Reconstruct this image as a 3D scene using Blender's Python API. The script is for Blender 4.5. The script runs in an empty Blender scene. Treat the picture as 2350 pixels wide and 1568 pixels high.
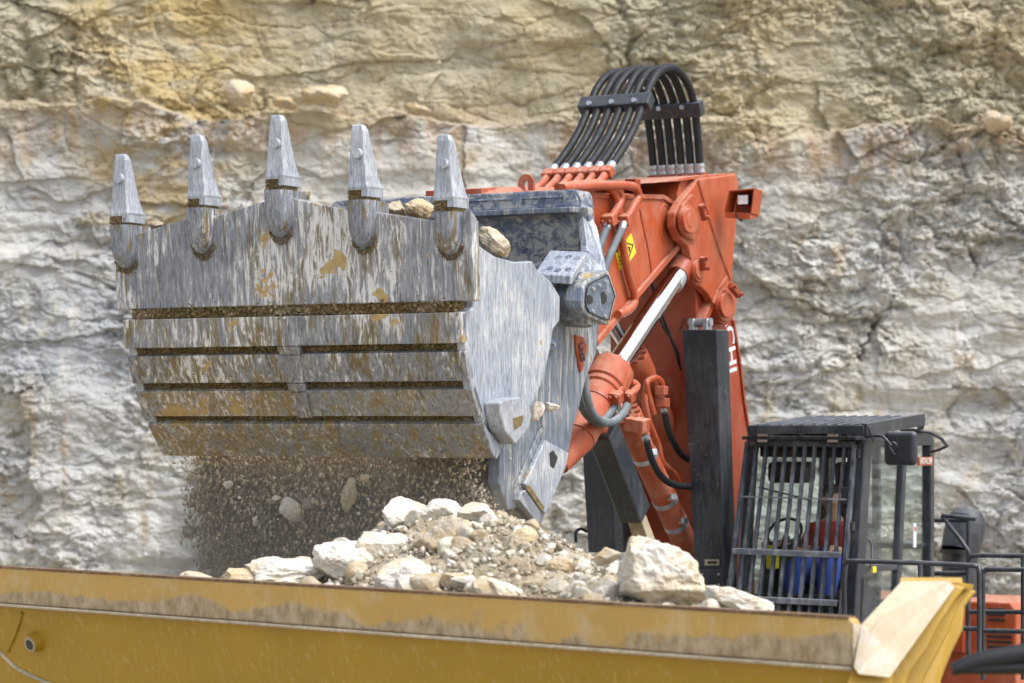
import bpy, bmesh, math, random
import numpy as np
from mathutils import Vector, Matrix, noise as mn
R_ = math.radians
scn = bpy.context.scene
# ------------------------------------------------------------ camera, world, sun
FPX, CX, HY, CAMZ = 6000.0, 1175.0, 960.0, 6.0
cam_d = bpy.data.cameras.new('camera'); cam = bpy.data.objects.new('camera', cam_d)
scn.collection.objects.link(cam); scn.camera = cam
cam.location = (0, 0, CAMZ); cam.rotation_euler = (R_(90), 0, 0)
cam_d.sensor_width = 36; cam_d.lens = 36 * FPX / 2350
cam_d.shift_y = (HY - 784) / 2350
cam_d.clip_end = 600; cam_d.clip_start = .2
cam_d.dof.use_dof = True; cam_d.dof.focus_distance = 18.6; cam_d.dof.aperture_fstop = 2.1
world = bpy.data.worlds.new('World'); scn.world = world; world.use_nodes = True
SUN_EL, SUN_AZ = 58, 122      # azimuth clockwise from +Y: sun behind the camera, to its right
wn = world.node_tree; wn.nodes.clear()
sky = wn.nodes.new('ShaderNodeTexSky'); sky.sky_type = 'NISHITA'; sky.sun_disc = False
sky.sun_elevation = R_(SUN_EL); sky.sun_rotation = R_(SUN_AZ); sky.air_density = 1.0; sky.dust_density = 3.5; sky.ozone_density = 1.0
bg = wn.nodes.new('ShaderNodeBackground'); bg.inputs[1].default_value = .15
wo = wn.nodes.new('ShaderNodeOutputWorld')
hs_ = wn.nodes.new('ShaderNodeHueSaturation'); hs_.inputs['Saturation'].default_value = .5   # thin cloud
wn.links.new(sky.outputs[0], hs_.inputs['Color']); wn.links.new(hs_.outputs[0], bg.inputs[0]); wn.links.new(bg.outputs[0], wo.inputs[0])
sd = bpy.data.lights.new('sun', 'SUN'); sd.energy = 1.25; sd.angle = R_(30); sd.color = (1, .975, .94)
sun = bpy.data.objects.new('sun', sd); scn.collection.objects.link(sun)
sdir = Vector((math.sin(R_(SUN_AZ)) * math.cos(R_(SUN_EL)), math.cos(R_(SUN_AZ)) * math.cos(R_(SUN_EL)), math.sin(R_(SUN_EL))))
sun.rotation_euler = (-sdir).to_track_quat('-Z', 'Y').to_euler(); sun.location = (0, 0, 40)
scn.view_settings.view_transform = 'Standard'; scn.view_settings.look = 'None'
scn.view_settings.exposure = 1.06; scn.view_settings.gamma = 1
scn.render.engine = 'CYCLES'
random.seed(7); rng = np.random.default_rng(11)

# ------------------------------------------------------------ coordinates
# machine frame: x across the excavator (0 = its centre line), y backwards from the bucket lip, z up
TH = R_(29); S_, C_ = math.sin(TH), math.cos(TH)
OX, OY = (1088 - CX) / FPX * 17, 17.0
RO = OX * C_ - OY * S_; BO = OX * S_ + OY * C_
def S(px, py, x):                       # a point of the side plane x = const
    kx, kz = (px - CX) / FPX, (HY - py) / FPX
    t = (x - 1.45 + RO) / (kx * C_ - S_)
    return Vector((x, (kx * t - OX) * S_ + (t - OY) * C_, CAMZ + kz * t))
def F(px, py, y):                       # a point of the cross plane y = const
    kx, kz = (px - CX) / FPX, (HY - py) / FPX
    t = (y + BO) / (kx * S_ + C_)
    return Vector((kx * t * C_ - S_ * t - RO + 1.45, y, CAMZ + kz * t))
def W(px, py, D): return Vector(((px - CX) / FPX * D, D, CAMZ + (HY - py) / FPX * D))
MROT = Matrix.Rotation(-TH, 4, 'Z')
def m2w(p):
    r, b = p[0] - 1.45, p[1]
    return Vector((OX + r * C_ + b * S_, OY - r * S_ + b * C_, p[2]))
def w2m(p):
    dx, dy = p[0] - OX, p[1] - OY
    return Vector((dx * C_ - dy * S_ + 1.45, dx * S_ + dy * C_, p[2]))

# ------------------------------------------------------------ materials
def nt(name):
    m = bpy.data.materials.new(name); m.use_nodes = True
    t = m.node_tree; b = t.nodes['Principled BSDF']; return m, t, b
def N(t, typ, **kw):
    n = t.nodes.new('ShaderNode' + typ)
    for k, v in kw.items():
        if k.startswith('i_'):
            key = k[2:]; key = int(key) if key.isdigit() else key
            n.inputs[key].default_value = v
        else: setattr(n, k, v)
    return n
def L(t, a, b): t.links.new(a, b)
def coords(t, scale=(1, 1, 1), kind='Object', rot=(0, 0, 0)):
    c = N(t, 'TexCoord'); m = N(t, 'Mapping'); m.inputs['Scale'].default_value = scale
    m.inputs['Rotation'].default_value = rot
    L(t, c.outputs[kind], m.inputs[0]); return m.outputs[0]
def nz(t, vec, scale, detail=6, rough=.6, dist=0):
    n = N(t, 'TexNoise'); n.inputs['Scale'].default_value = scale; n.inputs['Detail'].default_value = detail
    n.inputs['Roughness'].default_value = rough; n.inputs['Distortion'].default_value = dist
    L(t, vec, n.inputs['Vector']); return n.outputs[0]
def rmp(t, v, a, b, lo=0., hi=1.):
    n = N(t, 'MapRange'); n.inputs[1].default_value = a; n.inputs[2].default_value = b
    n.inputs[3].default_value = lo; n.inputs[4].default_value = hi; L(t, v, n.inputs[0]); return n.outputs[0]
def mix(t, f, a, b):
    n = N(t, 'Mix'); n.data_type = 'RGBA'
    if isinstance(f, (int, float)): n.inputs[0].default_value = f
    else: L(t, f, n.inputs[0])
    for i, v in ((6, a), (7, b)):
        if isinstance(v, tuple): n.inputs[i].default_value = (*v, 1) if len(v) == 3 else v
        else: L(t, v, n.inputs[i])
    return n.outputs[2]
def mth(t, op, a, b=None):
    n = N(t, 'Math'); n.operation = op
    for i, v in ((0, a), (1, b)):
        if v is None: continue
        if isinstance(v, (int, float)): n.inputs[i].default_value = v
        else: L(t, v, n.inputs[i])
    return n.outputs[0]
def bump(t, b, h, dist=.01, strength=.6):
    n = N(t, 'Bump'); n.inputs['Distance'].default_value = dist; n.inputs['Strength'].default_value = strength
    L(t, h, n.inputs['Height']); L(t, n.outputs[0], b.inputs['Normal'])
def paint(name, col, rough=.45, dust=(.45, .38, .30), amt=.35, metal=0, coat=0, streak=3, sc=5, chips=None, bmp=.0):
    m, t, b = nt(name)
    v = coords(t, (streak, streak, 1)); v2 = coords(t)
    big = nz(t, v2, sc * .35, 4, .6); fine = nz(t, v, sc, 9, .68)
    d = rmp(t, mth(t, 'ADD', mth(t, 'MULTIPLY', big, .5), mth(t, 'MULTIPLY', fine, .5)), .47, .68, 0, amt)
    ge = N(t, 'NewGeometry'); sx_n = N(t, 'SeparateXYZ'); L(t, ge.outputs['Normal'], sx_n.inputs[0])
    topd = mth(t, 'MULTIPLY', rmp(t, sx_n.outputs[2], .45, .95), rmp(t, fine, .36, .56, .15, .62))   # dust settled on upward faces
    d = mth(t, 'MAXIMUM', d, topd)
    dark = mix(t, rmp(t, nz(t, v2, sc * 1.3, 5), .35, .7), tuple(c * .8 for c in col), col)
    c = mix(t, d, dark, dust)
    if chips:
        cm = rmp(t, nz(t, v2, 60, 5, .7), .66, .68); c = mix(t, cm, c, chips)
    L(t, c, b.inputs['Base Color'])
    L(t, rmp(t, d, 0, max(amt, .01), rough, min(rough + .35, 1)), b.inputs['Roughness'])
    b.inputs['Metallic'].default_value = metal
    if coat: b.inputs['Coat Weight'].default_value = coat; b.inputs['Coat Roughness'].default_value = .15
    if bmp: bump(t, b, fine, .01, bmp)
    return m
def steel(name, och=.3, white=.5, base=(.14, .165, .21), axis='z', wcol=(.65, .645, .64), ocol=(.21, .155, .062), scale=1.):
    """worn bucket steel: scratched plate, pale rock dust and dried mud in streaks"""
    m, t, b = nt(name)
    st = {'z': (19, 19, 2.3), 'y': (11, 2.5, 5), 'n': (5, 5, 5)}[axis]
    st = tuple(s * scale for s in st)
    v = coords(t, st, rot=(0, R_(5), 0)); v2 = coords(t)
    n1 = nz(t, v, 1.6, 12, .76, .7); n2 = nz(t, v, 3.1, 9, .78, .5); n3 = nz(t, v2, 3.2 * scale, 8, .62, .4)
    n4 = nz(t, v, .8, 7, .7, .5); n5 = nz(t, v2, 1.2 * scale, 3, .5)
    basec = mix(t, rmp(t, n2, .35, .65), tuple(c * .55 for c in base), tuple(min(c * 1.9, 1) for c in base))
    om = rmp(t, mth(t, 'ADD', mth(t, 'MULTIPLY', n4, .62), mth(t, 'MULTIPLY', n5, .38)), .62 - och * .25, .67 - och * .22)
    oc = mix(t, rmp(t, n2, .35, .65), tuple(c * .5 for c in ocol), ocol)
    c = mix(t, om, basec, oc)
    wv = mth(t, 'ADD', mth(t, 'MULTIPLY', n1, .6), mth(t, 'ADD', mth(t, 'MULTIPLY', n5, .2), mth(t, 'MULTIPLY', n3, .2)))
    c = mix(t, rmp(t, wv, .58 - white * .2, .70 - white * .2, 0, .45), c, wcol)
    n6 = nz(t, coords(t, tuple(q * .55 for q in st), rot=(0, R_(-4), 0)), 2.3, 9, .72, .6)
    c = mix(t, rmp(t, n6, .57, .60, 0, .55), c, tuple(q * .42 for q in base))
    wm = rmp(t, wv, .61 - white * .14, .635 - white * .14, 0, .92)
    c = mix(t, wm, c, wcol)
    pm = rmp(t, mth(t, 'ADD', mth(t, 'MULTIPLY', n3, .7), mth(t, 'MULTIPLY', n5, .3)), .635 - och * .06, .645 - och * .06, 0, 1)
    c = mix(t, pm, c, mix(t, rmp(t, nz(t, v2, 24, 5), .4, .6), (.36, .25, .10), (.46, .34, .15)))
    L(t, c, b.inputs['Base Color']); b.inputs['Metallic'].default_value = .25
    L(t, rmp(t, n2, .3, .7, .28, .62), b.inputs['Roughness'])
    h = mth(t, 'ADD', mth(t, 'MULTIPLY', n1, .6), mth(t, 'MULTIPLY', pm, .6))
    bump(t, b, h, .012, .5)
    return m
def dirt(name, c1, c2, c3, sc=14, bd=.04, rough=.95):
    m, t, b = nt(name); v = coords(t)
    a = nz(t, v, sc, 10, .75); a2 = nz(t, v, sc * 4, 6, .7); a3 = nz(t, v, sc * .3, 4)
    c = mix(t, rmp(t, a, .35, .65), c1, c2); c = mix(t, rmp(t, mth(t, 'ADD', mth(t, 'MULTIPLY', a2, .5), mth(t, 'MULTIPLY', a3, .5)), .5, .62), c, c3)
    L(t, c, b.inputs['Base Color']); b.inputs['Roughness'].default_value = rough
    b.inputs['Specular IOR Level'].default_value = .2
    bump(t, b, mth(t, 'ADD', a, mth(t, 'MULTIPLY', a2, .4)), bd, .8); return m
def plain(name, col, rough=.5, metal=0., **kw):
    m, t, b = nt(name); b.inputs['Base Color'].default_value = (*col, 1)
    b.inputs['Roughness'].default_value = rough; b.inputs['Metallic'].default_value = metal
    n = nz(t, coords(t), 18, 6); L(t, rmp(t, n, .3, .7, rough * .8, min(1, rough * 1.25)), b.inputs['Roughness'])
    L(t, mix(t, rmp(t, n, .3, .7), tuple(c * .82 for c in col), col), b.inputs['Base Color'])
    for k, v in kw.items(): b.inputs[k.replace('_', ' ')].default_value = v
    return m
M = {}
M['lip'] = steel('worn_lip_steel', .46, .62, (.16, .17, .195))
M['band'] = steel('worn_band_steel', .6, .58, (.16, .168, .185))
M['band2'] = steel('muddy_band_steel', .60, .46, (.20, .20, .20), ocol=(.33, .25, .115))
M['tooth'] = steel('tooth_steel', -.4, .5, (.27, .29, .325), wcol=(.50, .52, .55), scale=1.7)
M['adapter'] = steel('adapter_steel', .5, .42, (.17, .19, .23), scale=1.2)
M['side'] = steel('side_plate_steel', -.12, .56, (.24, .27, .32), wcol=(.55, .56, .57), scale=1.35)
M['rear'] = steel('rear_shell_steel', -.25, .66, (.085, .11, .165), wcol=(.40, .40, .39), axis='n', scale=1.6)
M['rearside'] = steel('rear_side_steel', -.02, .50, (.11, .135, .175), wcol=(.44, .43, .40), scale=.8)
M['cap'] = steel('hinge_cap_steel', -.9, .25, (.10, .125, .165), wcol=(.30, .32, .34), axis='n', scale=1.5)
M['mud'] = dirt('packed_mud', (.17, .115, .05), (.31, .225, .11), (.46, .37, .24), 18, .05)
M['orange'] = paint('orange_paint', (.40, .070, .018), .42, (.50, .33, .24), .30, coat=.15)
M['orange_dk'] = paint('orange_paint_shaded', (.31, .046, .013), .42, (.46, .30, .22), .22, coat=.15)  # same orange paint, deepened: the boom's shade is put into the colour
M['orange_dusty'] = paint('orange_paint_dusty', (.39, .078, .028), .6, (.52, .36, .28), .5)
M['black'] = paint('black_guard_paint', (.018, .024, .034), .38, (.16, .17, .18), .35, coat=.1, streak=7, chips=(.4, .36, .26))
M['cabblack'] = paint('cab_black_paint', (.022, .027, .036), .36, (.18, .19, .20), .35, coat=.2)
M['guardbar'] = paint('guard_bar_paint', (.045, .055, .072), .4, (.30, .32, .36), .6, sc=9)
M['guardledge'] = paint('pale_guard_rail_paint', (.12, .14, .17), .5, (.42, .44, .48), .9, sc=7)  # cross rails in a paler grey than the guard bars
M['hose'] = plain('rubber_hose', (.012, .014, .018), .55, Specular_IOR_Level=.35)
M['hosegrey'] = paint('dusty_rubber_hose', (.10, .125, .15), .6, (.34, .36, .37), .7)
M['chrome'] = plain('chrome_rod', (.80, .80, .82), .07, 1.)
M['zinc'] = plain('zinc_fitting', (.50, .53, .58), .35, .7)
M['rubber'] = plain('tyre_rubber', (.02, .02, .02), .85)
M['yellow'] = None
M['glass'] = None
M['whitepaint'] = plain('white_lettering', (.66, .66, .64), .5)
M['sticker'] = plain('yellow_sticker', (.80, .62, .03), .45)
M['ink'] = plain('black_print', (.02, .02, .02), .5)
M['red'] = plain('red_shirt_cloth', (.42, .035, .03), .9)
M['blue'] = plain('blue_overall_cloth', (.03, .07, .36), .9)
M['skin'] = plain('skin', (.50, .27, .19), .55)
M['hair'] = plain('hair', (.05, .03, .02), .7)
M['seat'] = plain('seat_fabric', (.06, .022, .026), .85)
M['lamp'] = plain('lamp_lens', (.88, .90, .93), .2)
M['lampwarm'] = plain('dusty_lamp_lens', (.42, .36, .32), .4)
def glassmat():
    m = bpy.data.materials.new('tinted_cab_glass'); m.use_nodes = True; t = m.node_tree; t.nodes.clear()
    o = N(t, 'OutputMaterial'); tr = N(t, 'BsdfTransparent'); tr.inputs[0].default_value = (.95, .985, .965, 1)
    gl = N(t, 'BsdfGlossy'); gl.inputs[1].default_value = .03; gl.inputs[0].default_value = (.9, .95, 1, 1)
    mx = N(t, 'MixShader'); fr = N(t, 'Fresnel'); fr.inputs[0].default_value = 1.5
    L(t, rmp(t, fr.outputs[0], 0, 1, .01, .32), mx.inputs[0]); L(t, tr.outputs[0], mx.inputs[1]); L(t, gl.outputs[0], mx.inputs[2])
    df = N(t, 'BsdfDiffuse'); df.inputs[0].default_value = (.55, .55, .5, 1)
    m2 = N(t, 'MixShader'); dm = rmp(t, nz(t, coords(t, (6, 6, 2)), 3, 8, .7), .5, .8, .0, .05)
    L(t, dm, m2.inputs[0]); L(t, mx.outputs[0], m2.inputs[1]); L(t, df.outputs[0], m2.inputs[2])
    L(t, m2.outputs[0], o.inputs[0]); return m
M['glass'] = glassmat()
def truckpaint(name, col, rimy=False):
    m, t, b = nt(name); v = coords(t)
    vs = coords(t, (4, 4, 1.2), rot=(0, R_(18), 0))
    fine = nz(t, vs, 7, 9, .72); big = nz(t, v, 1.1, 5); mid = nz(t, v, 4.5, 7, .65)
    c = mix(t, rmp(t, big, .35, .65), tuple(x * .86 for x in col), col)
    c = mix(t, rmp(t, fine, .54, .72, 0, .42), c, (.55, .45, .24))
    sc_ = nz(t, coords(t, (1.2, 1.2, 9), rot=(0, R_(-32), 0)), 3.5, 8, .75, 1.2)
    c = mix(t, rmp(t, sc_, .64, .67, 0, .45), c, (.20, .15, .07))
    if rimy:
        sp = N(t, 'SeparateXYZ'); L(t, coords(t), sp.inputs[0])
        # rubbed grey band at the foot of the rim plate, edge broken up by noise
        h = mth(t, 'ADD', sp.outputs[2], mth(t, 'MULTIPLY', mth(t, 'SUBTRACT', mid, .5), -.30))
        lo = nz(t, coords(t, (1, 1, 3)), 1.0, 3, .5)
        h = mth(t, 'ADD', mth(t, 'ADD', sp.outputs[2], mth(t, 'MULTIPLY', mth(t, 'SUBTRACT', mid, .5), -.22)), mth(t, 'MULTIPLY', mth(t, 'SUBTRACT', lo, .5), -.42))
        gm = rmp(t, h, -.145, -.185, 0, .85)
        c = mix(t, rmp(t, nz(t, v, 2.3, 8, .7), .50, .66, 0, .55), c, (.52, .42, .27))
        c = mix(t, gm, c, mix(t, rmp(t, nz(t, coords(t, (3, 3, 1.5)), 5, 8, .7), .40, .6), (.20, .155, .09), (.40, .33, .23)))
        c = mix(t, rmp(t, nz(t, v, 9, 6, .7), .64, .68, 0, .5), c, (.25, .16, .07))
    L(t, c, b.inputs['Base Color']); b.inputs['Roughness'].default_value = .55
    bump(t, b, fine, .004, .4); return m
M['yellow'] = truckpaint('truck_yellow_paint', (.36, .215, .010))
M['yellowrim'] = truckpaint('truck_rim_paint', (.48, .295, .075), True)
M['ledge'] = dirt('dusty_ledge_lit_rim', (.30, .25, .17), (.46, .40, .30), (.55, .48, .36), 9, .01)
M['edgebrown'] = dirt('rim_edge_brown', (.10, .06, .035), (.20, .13, .08), (.30, .23, .15), 6, .01)
M['cream'] = dirt('cream_plate', (.38, .32, .22), (.48, .42, .32), (.44, .43, .41), 3, .008, .8)
def rockmat(name, light=(.64, .60, .53), tan=(.55, .47, .34), grey=(.52, .51, .48), ochre=(.44, .34, .20)):
    m, t, b = nt(name); v = coords(t, kind='Object')
    oi = N(t, 'ObjectInfo'); ad = N(t, 'VectorMath'); ad.operation = 'ADD'
    L(t, v, ad.inputs[0]); cb = N(t, 'CombineXYZ'); L(t, mth(t, 'MULTIPLY', oi.outputs['Random'], 37.), cb.inputs[0]); L(t, cb.outputs[0], ad.inputs[1])
    vv = ad.outputs[0]
    a = nz(t, vv, 5, 9, .68, .3); a2 = nz(t, vv, 22, 8, .7); a3 = nz(t, vv, 3, 5, .6)
    c = mix(t, rmp(t, a3, .42, .60), light, tan); c = mix(t, rmp(t, a, .52, .62, 0, .75), c, grey)
    c = mix(t, rmp(t, a, .42, .34, 0, .35), c, ochre); c = mix(t, rmp(t, a2, .5, .7, 0, .5), c, (.68, .65, .60))
    L(t, c, b.inputs['Base Color']); b.inputs['Roughness'].default_value = .95; b.inputs['Specular IOR Level'].default_value = .15
    bump(t, b, mth(t, 'ADD', a, mth(t, 'MULTIPLY', a2, .5)), .03, .7); return m
M['rock'] = rockmat('limestone')
M['rocktan'] = rockmat('tan_limestone', (.52, .44, .32), (.44, .33, .18), (.36, .33, .28), (.32, .21, .08))
M['rockdk'] = rockmat('earthy_stone', (.34, .29, .22), (.28, .21, .12), (.24, .22, .19), (.2, .14, .06))
M['rubble'] = dirt('rubble_soil', (.40, .33, .22), (.52, .45, .33), (.60, .55, .46), 12, .05)

# ------------------------------------------------------------ object helpers
COL = scn.collection
def tag(o, label=None, cat=None, group=None, kind=None):
    if label: o['label'] = label
    if cat: o['category'] = cat
    if group: o['group'] = group
    if kind: o['kind'] = kind
    return o
def empty(name, loc, rotz=0):
    o = bpy.data.objects.new(name, None); COL.objects.link(o); o.location = loc; o.rotation_euler = (0, 0, rotz); o.empty_display_size = .3
    return o
class MB:
    def __init__(s): s.v, s.f, s.sm = [], [], []
    def add(s, vs, fs, smooth=False):
        k = len(s.v); s.v += [tuple(p) for p in vs]; s.f += [tuple(i + k for i in f) for f in fs]; s.sm += [smooth] * len(fs); return s
    def prism(s, poly, vec):
        n = len(poly); vec = Vector(vec); a = [Vector(p) for p in poly]; b = [p + vec for p in a]
        fs = [tuple(range(n)), tuple(range(2 * n - 1, n - 1, -1))] + [(i, i + n, (i + 1) % n + n, (i + 1) % n) for i in range(n)]
        return s.add(a + b, fs)
    def box(s, x0, x1, y0, y1, z0, z1):
        return s.prism([(x0, y0, z0), (x1, y0, z0), (x1, y1, z0), (x0, y1, z0)], (0, 0, z1 - z0))
    def hexa(s, p):                     # eight corners: four of one end, then four of the other
        return s.add(p, [(0, 1, 2, 3), (7, 6, 5, 4), (0, 4, 5, 1), (1, 5, 6, 2), (2, 6, 7, 3), (3, 7, 4, 0)])
    def bar(s, a, b, w, d, up=(0, 0, 1)):   # rectangular beam from a to b
        a, b = Vector(a), Vector(b); t = (b - a).normalized(); u = t.cross(Vector(up))
        if u.length < 1e-3: u = t.cross(Vector((0, 1, 0)))
        u.normalize(); n = u.cross(t).normalized(); c = []
        for p in (a, b):
            for i, j in ((-1, -1), (1, -1), (1, 1), (-1, 1)): c.append(p + u * w / 2 * i + n * d / 2 * j)
        return s.hexa(c)
    def cone(s, a, b, r0, r1=None, n=24, cap=True):
        a, b = Vector(a), Vector(b); r1 = r0 if r1 is None else r1
        t = (b - a).normalized(); u = t.orthogonal().normalized(); w = t.cross(u)
        ring = lambda p, r: [p + (u * math.cos(2 * math.pi * i / n) + w * math.sin(2 * math.pi * i / n)) * r for i in range(n)]
        s.add(ring(a, r0) + ring(b, r1), [(i, (i + 1) % n, (i + 1) % n + n, i + n) for i in range(n)], True)
        if cap: s.add(ring(a, r0), [tuple(range(n - 1, -1, -1))]); s.add(ring(b, r1), [tuple(range(n))])
        return s
    def steps(s, a, b, prof, n=28):     # lathe: list of (t, radius) along a-b
        a, b = Vector(a), Vector(b)
        for (t0, r0), (t1, r1) in zip(prof[:-1], prof[1:]):
            if abs(t1 - t0) < 1e-6:
                continue
            s.cone(a.lerp(b, t0), a.lerp(b, t1), r0, r1, n)
        return s
    def tube(s, pts, r, n=12, sub=6, smooth=True, ripple=0):
        P = [Vector(p) for p in pts]
        if sub > 1 and len(P) > 2:
            Q = []
            for i in range(len(P) - 1):
                p0 = P[max(i - 1, 0)]; p1 = P[i]; p2 = P[i + 1]; p3 = P[min(i + 2, len(P) - 1)]
                for k in range(sub):
                    u = k / sub
                    Q.append(.5 * ((2 * p1) + (p2 - p0) * u + (2 * p0 - 5 * p1 + 4 * p2 - p3) * u * u + (3 * p1 - p0 - 3 * p2 + p3) * u ** 3))
            P = Q + [P[-1]]
        T = [(P[min(i + 1, len(P) - 1)] - P[max(i - 1, 0)]).normalized() for i in range(len(P))]
        u = T[0].orthogonal().normalized(); vs = []
        for i, p in enumerate(P):
            u = (u - T[i] * u.dot(T[i])).normalized(); w = T[i].cross(u)
            rr = (r[0] + (r[1] - r[0]) * i / (len(P) - 1)) if isinstance(r, tuple) else r
            if ripple and i % 2: rr *= 1 - ripple
            vs += [p + (u * math.cos(2 * math.pi * k / n) + w * math.sin(2 * math.pi * k / n)) * rr for k in range(n)]
        fs = [(i * n + k, i * n + (k + 1) % n, (i + 1) * n + (k + 1) % n, (i + 1) * n + k) for i in range(len(P) - 1) for k in range(n)]
        s.add(vs, fs, smooth); e = (len(P) - 1) * n
        s.add(vs[:n], [tuple(range(n - 1, -1, -1))]); s.add(vs[e:], [tuple(range(n))])
        return s
    def build(s, name, m, parent=None, bevel=0, loc=None):
        me = bpy.data.meshes.new(name); me.from_pydata(s.v, [], s.f)
        me.polygons.foreach_set('use_smooth', s.sm); me.materials.append(M[m] if isinstance(m, str) else m)
        bm = bmesh.new(); bm.from_mesh(me); bmesh.ops.recalc_face_normals(bm, faces=bm.faces); bm.to_mesh(me); bm.free()
        me.update(); o = bpy.data.objects.new(name, me); COL.objects.link(o)
        if parent is not None: o.parent = parent
        if loc is not None: o.location = loc
        if bevel:
            md = o.modifiers.new('bevel', 'BEVEL'); md.width = bevel; md.segments = 2; md.limit_method = 'ANGLE'; md.angle_limit = R_(35)
            md.use_clamp_overlap = True
        return o

# ------------------------------------------------------------ numpy noise
def _h(ix, iy, seed):
    n = (ix.astype(np.int64) * 374761393 + iy.astype(np.int64) * 668265263 + seed * 1442695041) & 0xffffffff
    n = ((n ^ (n >> 13)) * 1274126177) & 0xffffffff
    n = ((n ^ (n >> 16)) * 2246822519) & 0xffffffff
    return ((n ^ (n >> 15)) & 0xffffff) / float(0x1000000)
def vnoise(x, y, seed=0):
    ix, iy = np.floor(x), np.floor(y); fx, fy = x - ix, y - iy
    fx = fx * fx * fx * (fx * (fx * 6 - 15) + 10); fy = fy * fy * fy * (fy * (fy * 6 - 15) + 10)
    a = _h(ix, iy, seed); b = _h(ix + 1, iy, seed); c = _h(ix, iy + 1, seed); d = _h(ix + 1, iy + 1, seed)
    return (a + (b - a) * fx) * (1 - fy) + (c + (d - c) * fx) * fy - .5
def fbm(x, y, oct=5, seed=0, gain=.5):
    o = 0; a = 1
    for k in range(oct): o = o + a * vnoise(x * 2 ** k + 17.3 * k, y * 2 ** k - 9.1 * k, seed + k); a *= gain
    return o
def facets(x, y, seed, tilt=.6):
    """every Voronoi cell is one rock face: its own depth and its own slope"""
    ix, iy = np.floor(x), np.floor(y); best = np.full(x.shape, 9.); sec = np.full(x.shape, 9.); out = np.zeros(x.shape)
    for dx in (-1, 0, 1):
        for dy in (-1, 0, 1):
            cx, cy = ix + dx, iy + dy
            px = cx + _h(cx, cy, seed); py = cy + _h(cx, cy, seed + 1)
            d = (x - px) ** 2 + (y - py) ** 2
            val = (_h(cx, cy, seed + 2) - .5) + tilt * ((_h(cx, cy, seed + 3) - .5) * (x - px) + (_h(cx, cy, seed + 4) - .42) * (y - py))
            near = d < best
            sec = np.where(near, best, np.minimum(sec, d)); out = np.where(near, val, out); best = np.where(near, d, best)
    return out, np.sqrt(sec) - np.sqrt(best)
def grid_obj(name, X, Y, Z, mat, kind=None, smooth=True):
    h, w = X.shape; co = np.stack([X, Y, Z], -1).reshape(-1, 3).astype(np.float32)
    i = np.arange(h * w).reshape(h, w); q = np.stack([i[:-1, :-1], i[:-1, 1:], i[1:, 1:], i[1:, :-1]], -1).reshape(-1, 4)
    me = bpy.data.meshes.new(name); me.vertices.add(len(co)); me.vertices.foreach_set('co', co.ravel())
    me.loops.add(q.size); me.loops.foreach_set('vertex_index', q.ravel().astype(np.int32))
    me.polygons.add(len(q)); me.polygons.foreach_set('loop_start', np.arange(0, q.size, 4, dtype=np.int32))
    me.polygons.foreach_set('use_smooth', np.full(len(q), smooth))
    me.update(calc_edges=True); me.materials.append(mat); o = bpy.data.objects.new(name, me); COL.objects.link(o)
    if kind: o['kind'] = kind
    return o

# ============================================================ SETTING
# ---- ground
gx, gy = np.meshgrid(np.linspace(-150, 150, 160), np.linspace(-80, 120, 120))
grid_obj('ground', gx, gy, .25 * fbm(gx * .2, gy * .2, 4, 3) - .1, dirt('quarry_floor', (.34, .29, .2), (.44, .38, .28), (.5, .46, .38), 2, .05), 'structure')
# ---- cliff: two fractured benches of limestone with a setback between them
WY = 36.0
def axis(lo, hi, a, b, fine, coarse):
    return np.concatenate([np.arange(lo, a, coarse), np.arange(a, b, fine), np.arange(b, hi + coarse, coarse)])
xs = axis(-40, 40, -8.6, 8.6, .0165, .22); zs = axis(-.6, 18, 2.6, 12.6, .0165, .16)
X, Z = np.meshgrid(xs, zs)
wx = X + .22 * fbm(X * .9, Z * .9, 5, 40, .6) ; wz = Z + .16 * fbm(X * .9 + 5, Z * .9, 5, 50, .6)
ledge = 10.25 - .30 * np.clip((X + .5) / 3.0, 0, 1) + .30 * fbm(X * .5, X * 0 + 3, 4, 60) + .10 * fbm(X * 2.3, X * 0, 4, 61)
up = np.clip((Z - ledge) / .10, 0, 1); up = up * up * (3 - 2 * up)
Yw = np.full(X.shape, WY) + up * .75
Yw += .5 * fbm(X * .22, Z * .25, 3, 1)
rgh = np.clip(.55 + 1.9 * fbm(X * .45 + 7, Z * .55, 4, 500, .6), .18, 1.35)
for (sx, sz, amp, sd_, tl) in ((.35, 2.6, .07, 90, .5), (.6, .8, .11, 100, 1.5), (1.4, 2.3, .09, 120, 1.6), (3.1, 5.2, .062, 140, 1.7), (6.5, 10.5, .036, 160, 1.7), (15, 22, .018, 180, 1.5)):
    f_, e_ = facets(wx * sx + .14 * vnoise(X * sx * 2, Z * sx * 2, sd_ + 9), wz * sz + .14 * vnoise(X * sx * 2 + 9, Z * sz * 2, sd_ + 8), sd_, tl)
    Yw += amp * f_ * (rgh if sx > 1 else 1)
    Yw += amp * .35 * np.clip(1 - e_ / .12, 0, 1) * np.clip(vnoise(X * sx * .8, Z * sz * .8, sd_ + 30) * 6 - .6, 0, 1)
Yw += .13 * fbm(X * 1.1, Z * 1.5, 6, 7, .58) + .07 * rgh * fbm(X * 7, Z * 9, 5, 8, .65)
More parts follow.
